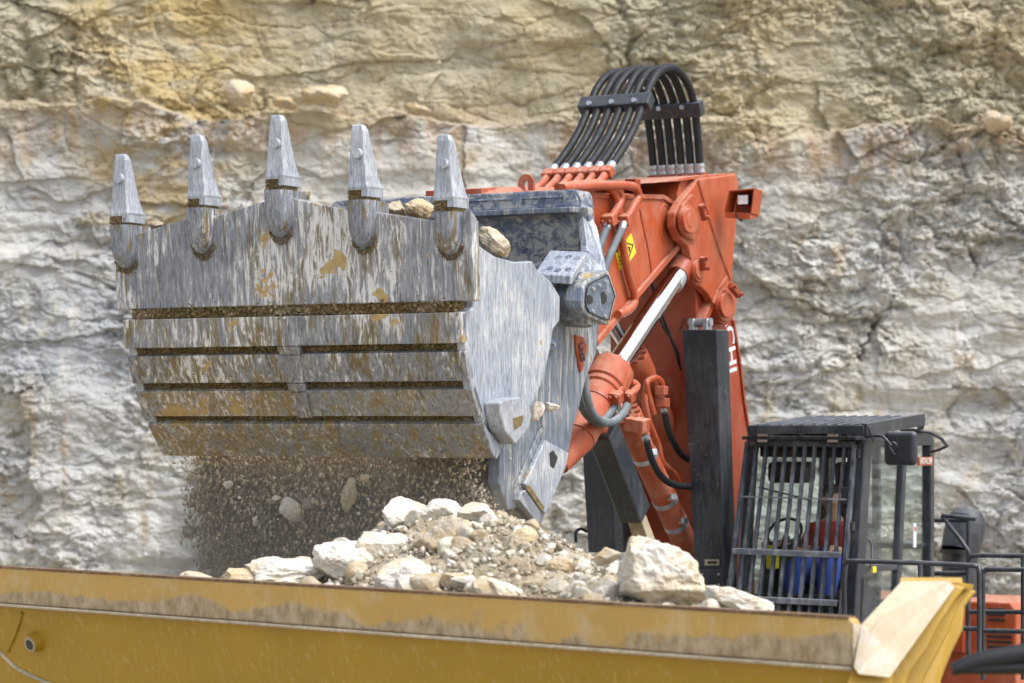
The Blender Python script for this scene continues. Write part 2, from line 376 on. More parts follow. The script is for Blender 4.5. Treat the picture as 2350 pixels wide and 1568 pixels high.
# bedding undercuts and vertical cracks
Yw += .11 * np.clip(vnoise(X * .5, Z * 2.6 + .4 * fbm(X * .7, Z * .3, 3, 21), 22) * 3 - .5, 0, 1)
for cxk, z0, z1, wd in ((-3.35, 9.9, 12.6, .045), (1.42, 9.8, 13, .05), (-6.95, 9.6, 13, .10), (6.35, 5.5, 8.6, .03), (4.8, 6, 7.6, .03)):
    c = cxk + .5 * fbm(Z * .9, Z * 0 + cxk, 6, 71, .6)
    Yw += .14 * rgh * np.exp(-((X - c) / wd) ** 2) * np.clip((Z - z0) / .4, 0, 1) * np.clip((z1 - Z) / .4, 0, 1)
def cliffmat():
    m, t, b = nt('quarry_limestone_face'); v = coords(t)
    sp = N(t, 'SeparateXYZ'); L(t, v, sp.inputs[0]); x, z = sp.outputs[0], sp.outputs[2]
    vh = coords(t, (1, 1, 1.8)); vv = coords(t, (1.6, 1.6, .5))
    a = nz(t, vh, 1.1, 9, .64, .5); a2 = nz(t, vh, 4.5, 9, .7, .4); a3 = nz(t, v, .45, 6, .6, .3); a4 = nz(t, vv, 2.2, 7, .65, .3)
    lower = mix(t, rmp(t, a, .42, .60), (.60, .595, .565), (.50, .475, .41))
    lower = mix(t, rmp(t, a3, .46, .58, 0, .7), lower, (.45, .455, .455))
    lower = mix(t, rmp(t, a4, .55, .66, 0, .6), lower, (.44, .35, .22))
    lower = mix(t, rmp(t, a2, .55, .68, 0, .5), lower, (.66, .65, .63))
    upper = mix(t, rmp(t, a, .38, .60), (.53, .475, .33), (.45, .385, .235))
    upper = mix(t, rmp(t, a3, .43, .55, 0, .75), upper, (.45, .42, .33))
    upper = mix(t, rmp(t, a2, .52, .68, 0, .6), upper, (.60, .54, .42))
    hz = mth(t, 'ADD', z, mth(t, 'MULTIPLY', mth(t, 'SUBTRACT', a3, .5), -1.2))
    hz = mth(t, 'ADD', hz, mth(t, 'MULTIPLY', mth(t, 'SUBTRACT', a, .5), -.6))
    hz = mth(t, 'ADD', hz, rmp(t, x, -.5, 2.5, 0, .30))
    um = rmp(t, hz, 10.02, 10.28); c = mix(t, um, lower, upper)
    # brown soil lying along the setback
    soil = mth(t, 'MULTIPLY', mth(t, 'MULTIPLY', rmp(t, hz, 9.45, 9.9), rmp(t, hz, 10.5, 10.15)), rmp(t, a4, .40, .60))
    c = mix(t, mth(t, 'MULTIPLY', soil, .75), c, (.40, .29, .18))
    # ochre stains on the left of the lower bench
    och = mth(t, 'MULTIPLY', mth(t, 'MULTIPLY', rmp(t, x, -3.4, -4.2), rmp(t, x, -6.3, -5.6)), mth(t, 'MULTIPLY', rmp(t, z, 7.6, 8.3), rmp(t, a, .44, .56)))
    c = mix(t, mth(t, 'MULTIPLY', och, .7), c, (.50, .38, .17))
    # blue-grey bed low on the left, fine brown weathering
    bl = mth(t, 'MULTIPLY', mth(t, 'MULTIPLY', rmp(t, x, -4.4, -5.6), mth(t, 'MULTIPLY', rmp(t, z, 6.1, 6.7), rmp(t, z, 8.3, 7.6))), rmp(t, a4, .36, .52))
    c = mix(t, mth(t, 'MULTIPLY', bl, .7), c, (.34, .37, .41))
    vo = N(t, 'TexVoronoi'); vo.feature = 'DISTANCE_TO_EDGE'; vo.inputs['Scale'].default_value = 1.5
    wv = N(t, 'VectorMath'); wv.operation = 'ADD'; nn = N(t, 'TexNoise'); nn.inputs['Scale'].default_value = 2.4; nn.inputs['Detail'].default_value = 6
    L(t, vh, nn.inputs['Vector']); L(t, vh, wv.inputs[0]); L(t, nn.outputs['Color'], wv.inputs[1]); L(t, wv.outputs[0], vo.inputs['Vector'])
    ck = mth(t, 'MULTIPLY', rmp(t, vo.outputs[0], .035, .0), rmp(t, a4, .5, .6))
    c = mix(t, mth(t, 'MULTIPLY', ck, .6), c, (.20, .14, .08))
    L(t, c, b.inputs['Base Color']); b.inputs['Roughness'].default_value = .95; b.inputs['Specular IOR Level'].default_value = .15
    bump(t, b, mth(t, 'ADD', mth(t, 'MULTIPLY', a2, .8), nz(t, vh, 16, 8, .7)), .06, .8)
    return m
grid_obj('cliff', X, Yw, Z, cliffmat(), 'structure', smooth=False)
del X, Z, wx, wz, Yw

# ============================================================ ROCKS
def rock_mesh(name, sx, sy, sz, seed, mat, sub=4, cuts=16, rough=.06):
    rr = random.Random(seed); bm = bmesh.new(); bmesh.ops.create_icosphere(bm, subdivisions=sub, radius=1)
    pl = []
    for _ in range(cuts):
        n = Vector((rr.gauss(0, 1), rr.gauss(0, 1), rr.gauss(0, 1))).normalized(); pl.append((n, rr.uniform(.55, .92)))
    off = Vector((seed * 3.7, seed * 1.3, 0))
    for v in bm.verts:
        d = v.co.normalized(); r = 1.08
        for n, k in pl:
            q = d.dot(n)
            if q > .05: r = min(r, k / q)
        r *= 1 + rough * 2.0 * mn.fractal(d * 1.7 + off, .9, 2., 3) + rough * mn.fractal(d * 6 + off, .8, 2., 3)
        v.co = d * r
    ex_ = [max(v.co[i] for v in bm.verts) - min(v.co[i] for v in bm.verts) for i in range(3)]
    for v in bm.verts: v.co = Vector([v.co[i] / ex_[i] * 2 * (sx, sy, sz)[i] for i in range(3)])
    me = bpy.data.meshes.new(name); bm.to_mesh(me); bm.free()
    me.materials.append(M[mat]); return me
def rock(name, loc, size, seed, label, cat='boulder', group=None, mat='rock', rot=(0, 0, 0), sub=4, rough=.06, cuts=16):
    me = rock_mesh(name, *[s / 2 * 1.02 for s in size], seed, mat, sub, cuts, rough)
    o = bpy.data.objects.new(name, me); COL.objects.link(o); o.location = loc; o.rotation_euler = tuple(R_(a) for a in rot)
    return tag(o, label, cat, group)
def chips(name, pts, sizes, mat, stretch=None, seed=0):
    """many small angular stones as one object"""
    g = np.random.default_rng(seed); n = len(pts)
    base = np.array([[1, 0, 0], [-1, 0, 0], [0, 1, 0], [0, -1, 0], [0, 0, 1], [0, 0, -1]], float)
    tri = np.array([[0, 2, 4], [2, 1, 4], [1, 3, 4], [3, 0, 4], [2, 0, 5], [1, 2, 5], [3, 1, 5], [0, 3, 5]])
    q = g.normal(size=(n, 4)); q /= np.linalg.norm(q, axis=1)[:, None]; w, x, y, z = q.T
    Rm = np.stack([1 - 2 * (y * y + z * z), 2 * (x * y - z * w), 2 * (x * z + y * w), 2 * (x * y + z * w), 1 - 2 * (x * x + z * z), 2 * (y * z - x * w),
                   2 * (x * z - y * w), 2 * (y * z + x * w), 1 - 2 * (x * x + y * y)], -1).reshape(n, 3, 3)
    loc = base[None] * g.uniform(.55, 1.2, (n, 6, 1)) + g.normal(0, .22, (n, 6, 3))
    loc *= (np.asarray(sizes)[:, None, None] * .5)
    v = np.einsum('nij,nkj->nki', Rm, loc)
    if stretch is not None: v *= np.asarray(stretch)[None, None]
    v += np.asarray(pts)[:, None]
    f = (tri[None] + (np.arange(n) * 6)[:, None, None]).reshape(-1)
    me = bpy.data.meshes.new(name); me.vertices.add(n * 6); me.vertices.foreach_set('co', v.astype(np.float32).ravel())
    me.loops.add(f.size); me.loops.foreach_set('vertex_index', f.astype(np.int32))
    me.polygons.add(f.size // 3); me.polygons.foreach_set('loop_start', np.arange(0, f.size, 3, dtype=np.int32))
    me.update(calc_edges=True); me.materials.append(M[mat] if isinstance(mat, str) else mat); o = bpy.data.objects.new(name, me); COL.objects.link(o); return o

# ============================================================ DUMP TRUCK
TA = W(1957, 1418, 12.5); TB = W(0, 1300, 16.8)
td = (TA - TB); td.z = 0; td.normalize(); tn = Vector((-td.y, td.x, 0))     # along the rim (to the right), away from the viewer
if tn.y < 0: tn = -tn
truck = empty('dump_truck', Vector((TA.x, TA.y, 0)) - td * 4 + tn * 2.2, math.atan2(td.y, td.x))
tag(truck, 'yellow dump truck in front with its bed heaped with pale rock', 'dump truck')
def T(p):                                # world -> truck rim frame (x along rim, 0 at its right end; y away; z below rim)
    d = Vector(p) - TA; return Vector((d.dot(td), d.dot(tn), d.z))
def TW(x, y, z): return TA + td * x + tn * y + Vector((0, 0, z))
def tpart(mb, name, mat, bevel=.008, parent=None):
    o = mb.build(name, mat, parent or truck, bevel)
    if parent is None: o.location = (4, -2.2, TA.z)
    return o
LEN = 9.0
drop = -.8                              # the truck stands tilted: its far side is lower
def crosssec(mb, prof, x0, x1):
    mb.prism([(x0, y, z) for y, z in prof], (x1 - x0, 0, 0))
bw = MB(); crosssec(bw, [(.03, -.24), (.05, -.24), (.62, -1.9), (4.1, -2.2), (4.30, drop - .02), (4.36, drop - .02), (4.18, -2.3), (.56, -2.0)], -LEN, -.02)
body = tpart(bw, 'dump_body', 'yellow', .005)
sub_ = lambda mb, name, mat, bevel=.006: mb.build(name, mat, body, bevel)
b_ = MB(); b_.prism([(-LEN, 0, 0), (-.03, 0, 0), (0, 0, -.02), (0, 0, -.235), (-LEN, 0, -.235)], (0, .07, 0)); sub_(b_, 'side_rim', 'yellowrim', .012)
b_ = MB(); crosssec(b_, [(-.003, .004), (.074, .004), (.074, -.004), (-.003, -.011)], -LEN, -.025); sub_(b_, 'rim_edge', 'edgebrown', 0)  # thin dark brown strip along the top of the near rim
b_ = MB(); crosssec(b_, [(-.028, -.236), (.06, -.236), (.06, -.262), (-.028, -.252)], -LEN, .01); sub_(b_, 'rim_ledge', 'ledge', .005)
b_ = MB(); b_.prism([(-LEN, 4.25, drop), (0, 4.25, drop), (0, 4.25, drop - .22), (-LEN, 4.25, drop - .22)], (0, .1, 0)); sub_(b_, 'side_rim', 'yellowrim', .01)
def onwall(px, py):                      # a point on the sloping side wall
    d = W(px, py, 1) - Vector((0, 0, CAMZ)); n = Vector((0, 1.76, .53)).normalized()
    o = T(Vector((0, 0, CAMZ))); dd = T(TA + d)
    k = (Vector((0, .03, -.24)) - o).dot(n) / dd.dot(n); return o + dd * k
nwall = Vector((0, -1.76, -.53)).normalized()
p = onwall(85, 1472)
ring = MB(); ring.cone(p, p + nwall * .06, .066, .056, 28)
rg = sub_(ring, 'lifting_boss', 'yellow', .008)
ring = MB(); ring.cone(p + nwall * .058, p + nwall * .064, .052, .050, 28); sub_(ring, 'boss_lit_rim', 'ledge', .002)  # pale disc: the ring's lit rim put into the colour
hole = MB(); hole.cone(p + nwall * .060, p + nwall * .068, .034, .032, 20); sub_(hole, 'boss_hole', 'ink', 0)
wl = MB(); wl.tube([onwall(x, y) + nwall * .004 for x, y in ((-30, 1460), (0, 1495), (40, 1533), (90, 1558), (150, 1580), (260, 1600))], .013, 10); sub_(wl, 'weld_seam', 'ledge', 0)
wl = MB(); wl.tube([onwall(x, y) + nwall * .006 for x, y in ((52, 1405), (38, 1450), (18, 1495))], .011, 8); sub_(wl, 'weld_seam', 'yellow', 0)
# headboard at the right-hand end: cream sloping plate, stiffened by curved ribs on its outer side
def TP(px, py, D): return T(W(px, py, D))
hb = MB(); q = [TP(1958, 1531, 12.42), TP(2030, 1539, 12.50), TP(2180, 1332, 12.95), TP(2068, 1333, 12.85), TP(1976, 1432, 12.52)]
hb.prism(q, (.03, 0, -.035)); sub_(hb, 'headboard', 'cream', .006)
hb = MB(); hb.prism([TP(1957, 1430, 12.50), TP(1998, 1433, 12.54), TP(1978, 1480, 12.5), TP(1957, 1534, 12.46)], (0, .02, -.012)); sub_(hb, 'corner_plate', 'ledge', .003)
hb = MB(); hb.prism([TP(2066, 1326, 12.86), TP(2181, 1326, 12.98), TP(2183, 1339, 12.96), TP(2066, 1337, 12.84)], (.03, .06, 0)); hb.prism([TP(2180, 1336, 12.99), TP(2216, 1343, 13.2), TP(2212, 1356, 13.2), TP(2178, 1350, 12.97)], (.02, .05, 0)); sub_(hb, 'top_edge', 'yellow', .006)
for k, (dx, dd) in enumerate(((0, 0), (36, .22), (74, .44))):
    rb = MB(); P_ = [(2180, 1337), (2150, 1372), (2112, 1430), (2078, 1490), (2030, 1540), (1990, 1600), (1975, 1700), (2055, 1700), (2060, 1610), (2085, 1545), (2125, 1490), (2150, 1440), (2185, 1385), (2212, 1350)]
    D0 = 12.96 + dd
    pts = [TP(x + dx * (.35 if y < 1400 else .75 if y < 1500 else 1), y + dx * .12, D0 - (y - 1337) / 400 * .4) for x, y in P_]
    rb.prism(pts, (-.02, .05, 0)); sub_(rb, 'headboard_rib', 'yellow', .008)
fl = MB(); fl.prism([TP(2028, 1538, 12.53), TP(1955, 1532, 12.45), TP(1900, 1720, 12.3), TP(2000, 1720, 12.4)], (0, .1, 0)); sub_(fl, 'corner_gusset', 'yellow', .01)
fl = MB(); fl.prism([TP(2215, 1345, 13.45), TP(2150, 1540, 13.1), TP(2120, 1720, 12.9), TP(2010, 1720, 12.9), TP(2100, 1480, 13.1)], (.0, .06, 0)); sub_(fl, 'corner_gusset', 'yellow', .01)
wb = MB(); wb.tube([TP(2185, 1538, 11.6), TP(2260, 1514, 11.6), TP(2420, 1492, 11.6), TP(2600, 1475, 11.6)], (.028, .06), 14)
wb.tube([TP(2185, 1538, 11.6), TP(2240, 1534, 11.6), TP(2420, 1532, 11.6), TP(2600, 1536, 11.6)], (.02, .04), 14); tpart(wb, 'mirror_bracket', 'hose', 0)
ch = MB(); ch.box(-8.5, 3.6, 1.2, 3.0, -3.6, -2.6); ch.box(.4, 3.4, .3, 2.0, -2.6, -1.3); tpart(ch, 'chassis', 'yellow', .05)
for wx_ in (-6.3, 1.6):
    for wy_ in (.1, 3.3):
        w_ = MB(); w_.steps((wx_, wy_, -3.75), (wx_, wy_ + .75, -3.75), [(0, .95), (.1, 1.2), (.9, 1.2), (1, .95)], 40); wh = tpart(w_, 'wheel', 'rubber', 0)
        w_ = MB(); w_.cone((wx_, wy_ - .03, -3.75), (wx_, wy_ + .02, -3.75), .6, .6, 32); w_.build('rim', 'yellow', wh)
# ---- load in the bed
def rimD(px): # depth of the rim along its pixel column
    k = (px - CX) / FPX
    return (TA.x - TA.y * td.x / td.y) / (k - td.x / td.y)
def rimY(px): return HY + (CAMZ - TA.z) * FPX / rimD(px)
SIL = [(250, 1345), (380, 1345), (430, 1332), (520, 1322), (600, 1312), (700, 1298), (780, 1262), (880, 1195), (960, 1178), (1100, 1172), (1180, 1182), (1260, 1215), (1350, 1262), (1420, 1300), (1500, 1335), (1620, 1358), (1755, 1402), (1850, 1440)]
def sil(px): return np.interp(px, [a for a, _ in SIL], [b for _, b in SIL])
U = np.linspace(200, 1900, 300); V = np.concatenate([np.linspace(0, 1, 110), np.linspace(1.02, 2.4, 50)])
UU, VV = np.meshgrid(U, V)
def moundpt(u, v):
    Dn = rimD(u) + .16; yn = HY + (CAMZ - TA.z + .10) * FPX / Dn; zn = CAMZ + (HY - yn) / FPX * Dn
    Dc = rimD(u) + 1.75; zc = CAMZ + (HY - sil(u)) / FPX * Dc - .05
    w = np.clip(v, 0, 1); D = Dn + (Dc - Dn) * v; z = zn + (zc - zn) * (1 - (1 - w) ** 1.6) - np.clip(v - 1, 0, 3) ** 1.5 * .45
    return (u - CX) / FPX * (Dn * (1 - np.minimum(v, 1)) + Dc * np.minimum(v, 1)), D, z
mx_, my_, mz_ = moundpt(UU, VV)
mz_ = mz_ + .05 * fbm(mx_ * 4, my_ * 4, 5, 300, .6) + .022 * facets(mx_ * 7, my_ * 7, 310)[0] + .012 * facets(mx_ * 24, my_ * 24, 320)[0]
mo = grid_obj('rubble_heap', mx_, my_, mz_, M['rubble'], 'stuff', smooth=False)
tag(mo, 'heap of crushed pale limestone and soil filling the truck bed', 'rubble')
n = 6500; u = rng.uniform(430, 1760, n); v = rng.uniform(0, 1.15, n) ** .8
a, b, c = moundpt(u, v); sz = .008 + .045 * rng.random(n) ** 3.5
pts = np.stack([a, b, c + sz * .3 + .01], -1)
fine_ = rng.random(n) < .6
tag(chips('fine_gravel', pts[fine_], sz[fine_] * 1.1, 'rubble', seed=6), 'sandy crumbs of stone and soil between the stones of the load', 'gravel', None, 'stuff')
tag(chips('loose_gravel', pts[~fine_], sz[~fine_] * 1.2, 'rock', seed=5), 'small broken stones scattered over the heap in the truck bed', 'gravel', None, 'stuff')
ridx = 0
mesh_pool = [rock_mesh('loose_stone', .5, .5 * random.uniform(.7, 1), .5 * random.uniform(.55, .85), 900 + k, 'rock' if k % 3 else 'rocktan', 3, 9, .02) for k in range(9)]
n = 230; u = rng.uniform(520, 1700, n); v = rng.uniform(.02, 1.05, n)
a, b, c = moundpt(u, v)
for k in range(n):
    o = bpy.data.objects.new('loose_stone', mesh_pool[k % 9]); COL.objects.link(o)
    s_ = .05 + .16 * random.random() ** 3
    o.location = (a[k], b[k], c[k] + s_ * .16); o.scale = (s_, s_, s_); o.rotation_euler = (random.uniform(-.6, .6), random.uniform(-.6, .6), random.uniform(0, 6.3))
    tag(o, 'small pale stone lying loose among others on the truck load', 'stone', 'small stones lying on the truck load')
BIG = [ # px, py, w, h (pixels), depth behind rim, seed, label, material, rotation
 (1512, 1326, 226, 148, .75, 3, 'largest boulder in the truck bed, rounded and cream, below the black cylinder guard', 'rock', (0, 24, 10)),
 (1688, 1382, 160, 68, .6, 8, 'low pale boulder at the right-hand end of the load, before the cab guard', 'rock', (0, 12, 0)),
 (930, 1190, 108, 86, 1.7, 12, 'pale boulder highest on the left of the heap, under the bucket', 'rock', (0, -12, 30)),
 (1015, 1180, 84, 50, 1.75, 17, 'flat pale boulder right of the highest one at the top of the heap', 'rock', (0, 5, 60)),
 (1100, 1185, 96, 58, 1.65, 23, 'pale grey boulder on the crest of the heap, right of the flat one', 'rock', (5, 8, 80)),
 (1012, 1252, 104, 128, 1.1, 29, 'upright wedge-shaped boulder with an earthy brown side, middle of the heap', 'rocktan', (10, 28, 0)),
 (890, 1270, 128, 76, 1.05, 31, 'cream boulder left of the upright wedge, on the left slope', 'rock', (0, 6, 40)),
 (803, 1298, 140, 90, .85, 37, 'big white boulder lying left of centre behind the truck rim', 'rock', (0, 8, 15)),
 (948, 1330, 142, 80, .5, 41, 'angular white boulder just behind the rim below the upright wedge', 'rock', (0, -4, 70)),
 (655, 1322, 166, 58, .65, 43, 'long low white boulder near the left end of the load', 'rock', (0, -3, 5)),
 (612, 1302, 76, 42, 1.1, 47, 'small grey-white boulder behind the long low one', 'rock', (0, 5, 5)),
 (548, 1326, 84, 36, .9, 53, 'tan boulder second from the left end of the load', 'rocktan', (0, 0, 5)),
 (1056, 1345, 72, 56, .5, 59, 'squat tan boulder right of the angular white one behind the rim', 'rocktan', (0, 10, 45)),
 (1150, 1362, 92, 62, .4, 61, 'pointed pale boulder peeking over the middle of the rim', 'rock', (0, 30, 0)),
 (1190, 1246, 76, 42, 1.2, 67, 'slanting flat brown stone on the right slope of the heap', 'rocktan', (0, -32, 10)),
 (1285, 1298, 66, 38, .9, 71, 'pale tan slab halfway down the right slope', 'rocktan', (0, 14, 10)),
 (1130, 1250, 46, 34, 1.2, 73, 'small pale block right of the upright wedge', 'rock', (0, 12, 25)),
 (452, 1326, 66, 24, 1.0, 79, 'tan boulder at the far left end of the load', 'rocktan', (0, 0, 0)),
 (1392, 1276, 50, 34, 1.2, 83, 'tan stone tucked against the upper left of the largest boulder', 'rocktan', (0, 10, 0)),
 (1230, 1290, 44, 30, 1.0, 89, 'pale block in the middle of the right slope', 'rock', (0, 10, 0)),
 (1395, 1360, 56, 36, .6, 97, 'pale stone at the lower left foot of the largest boulder', 'rock', (0, -20, 0)),
 (740, 1262, 10, 8, 1.6, 101, '', 'rock', (0, 0, 0)),
]
for (px, py, w, h, dd, sd, lab, mt_, rt) in BIG:
    if not lab: continue
    D = rimD(px) + dd; k = D / FPX; kk = 1.0 if sd in (3, 8) else 1.2
    rock('boulder', W(px, py, D), (w * k * kk, w * k * .85 * kk, h * k * kk), sd, lab, 'boulder', 'boulders heaped in the truck bed', mt_, rt, 5, .06 if sd == 3 else .042, 34 if sd == 3 else 15)

# ============================================================ EXCAVATOR
CEN = 8.5
exc = empty('excavator', m2w((0, CEN, 0)), -TH)
tag(exc, 'orange hydraulic face shovel emptying its raised bucket into the truck', 'excavator')
def part(mb, name, mat, bevel=.006, parent=None, label=None):
    o = mb.build(name, mat, parent or exc, bevel)
    if parent is None: o.location = (0, -CEN, 0)
    if label: o['label'] = label
    return o
BX = 1.37
# ---- bucket clam: outer profile traced at its right end
prof = [S(x, y, BX) for x, y in ((1066, 560), (1058, 640), (1057, 717), (1061, 788), (1066, 808), (1077, 875), (1082, 895), (1099, 956), (1106, 975), (1139, 1053))]
prof = [Vector((0, p.y, p.z)) for p in prof]
def offs(pr, d):
    out = []
    for i, p in enumerate(pr):
        t = (pr[min(i + 1, len(pr) - 1)] - pr[max(i - 1, 0)]).normalized(); n = Vector((0, -t.z, t.y))
        if n.y > 0: n = -n
        out.append(p + n * d)
    return out
o1, o2 = offs(prof, -.055), offs(prof, -.12)
sh = MB(); sh.prism([Vector((-BX + .04, p.y, p.z)) for p in o1] + [Vector((-BX + .04, p.y, p.z)) for p in reversed(o2)], (2 * BX - .08, 0, 0))
clam = part(sh, 'bucket_clam', 'mud', 0)
# crumbly dirt packed in the grooves between the wear bands
gp = []; 
for i in (1, 3, 5, 7):
    A_, B_ = o1[i], o1[i + 1] if i > 1 else o1[2]
    for _ in range(900):
        t_ = random.random(); p = A_.lerp(B_, t_ if i > 1 else .45 + .55 * t_); gp.append((random.uniform(-BX + .05, BX - .05), p.y - .012 * random.random(), p.z))
g_ = chips('groove_dirt', np.array(gp), rng.uniform(.012, .045, len(gp)), 'mud', seed=3); g_.parent = clam; g_['kind'] = 'stuff'
for i, mt_ in ((2, 'band'), (4, 'band'), (6, 'band2'), (8, 'band2')):
    A_, B_ = prof[i], prof[i + 1]; a2, b2 = offs(prof, -.065)[i], offs(prof, -.065)[i + 1]
    bd = MB(); bd.prism([(-BX, A_.y, A_.z), (-BX, B_.y, B_.z), (-BX, b2.y, b2.z), (-BX, a2.y, a2.z)], (2 * BX, 0, 0))
    part(bd, 'wear_band', mt_, .006, clam)
o3 = offs(prof, .02)
ws = MB(); c0 = F(665, 720, 0).x
pr = [(o3[i], prof[i]) for i in range(2, 8)]
for (a, a_), (b, b_) in zip(pr[:-1], pr[1:]):
    i = pr.index((a, a_)); wa, wb_ = .095 - .008 * i, .095 - .008 * (i + 1)
    ws.hexa([(c0 - wa, a.y, a.z), (c0 + wa, a.y, a.z), (c0 + wa, a_.y + .05, a_.z), (c0 - wa, a_.y + .05, a_.z), (c0 - wb_, b.y, b.z), (c0 + wb_, b.y, b.z), (c0 + wb_, b_.y + .05, b_.z), (c0 - wb_, b_.y + .05, b_.z)])
part(ws, 'centre_wear_strip', 'band', .01, clam)
# side plates (right traced, left mirrored)
sp_ = [(1084, 561), (1094, 561), (1134, 588), (1179, 601), (1220, 599), (1230, 617), (1262, 645), (1284, 680), (1283, 737), (1268, 756), (1262, 797), (1247, 867), (1224, 918), (1190, 985), (1166, 1010), (1146, 1036), (1138, 1053), (1109, 975), (1082, 895), (1069, 815), (1057, 717), (1084, 708)]
for sgn in (1, -1):
    pts = [S(x, y, BX) for x, y in sp_]; pts = [Vector((sgn * p.x, p.y + .012, p.z)) for p in pts]
    part(MB().prism(pts, (-sgn * .07, 0, 0)), 'side_plate', 'side', .012, clam)
# lower corner cutter strip on the right side plate
st_ = [S(x, y, BX + .025) for x, y in ((1109, 972), (1118, 985), (1152, 1030), (1140, 1054), (1130, 1040))]
part(MB().prism(st_, (-.02, 0, 0)), 'corner_strip', 'side', .004, clam)
# diamond lug with a triangular hole
lug = [S(x, y, BX + .12) for x, y in ((1146, 925), (1158, 917), (1196, 911), (1213, 932), (1222, 952), (1214, 985), (1184, 1021), (1160, 990), (1152, 965), (1148, 945))]
lg = part(MB().prism(lug, (-.12, 0, 0)), 'side_lug', 'tooth', .012, clam)
hl = [S(x, y, BX + .123) for x, y in ((1178, 960), (1202, 953), (1198, 975), (1180, 988))]
part(MB().prism(hl, (-.03, 0, 0)), 'lug_hole', 'mud', 0, clam)
# ---- lip plate
LX = 1.45
def lipY(z): return .0 - (z - S(1088, 690, LX).z) * .06
top = [F(x, y, -.02) for x, y in ((324, 535), (429, 504), (511, 493), (611, 463), (646, 450), (685, 457), (797, 483), (880, 489), (992, 506))]
zb = S(1088, 690, LX).z
zr = S(1088, 505, LX).z; zl = top[0].z - .02
poly = [Vector((-LX, 0, zb)), Vector((-LX, 0, zl))] + [Vector((p.x, 0, p.z)) for p in top] + [Vector((LX, 0, zr)), Vector((LX, 0, zb))]
poly = [Vector((p.x, lipY(p.z), p.z)) for p in poly]
part(MB().prism(poly, (0, .09, 0)), 'lip_plate', 'lip', .008, clam)
# right end wing of the lip
wg = [S(x, y, LX + .004) for x, y in ((1089, 690), (1080, 482), (1094, 500), (1100, 562), (1103, 600), (1100, 640), (1098, 689))]
part(MB().prism(wg, (-.05, 0, 0)), 'lip_end_wing', 'lip', .006, clam)
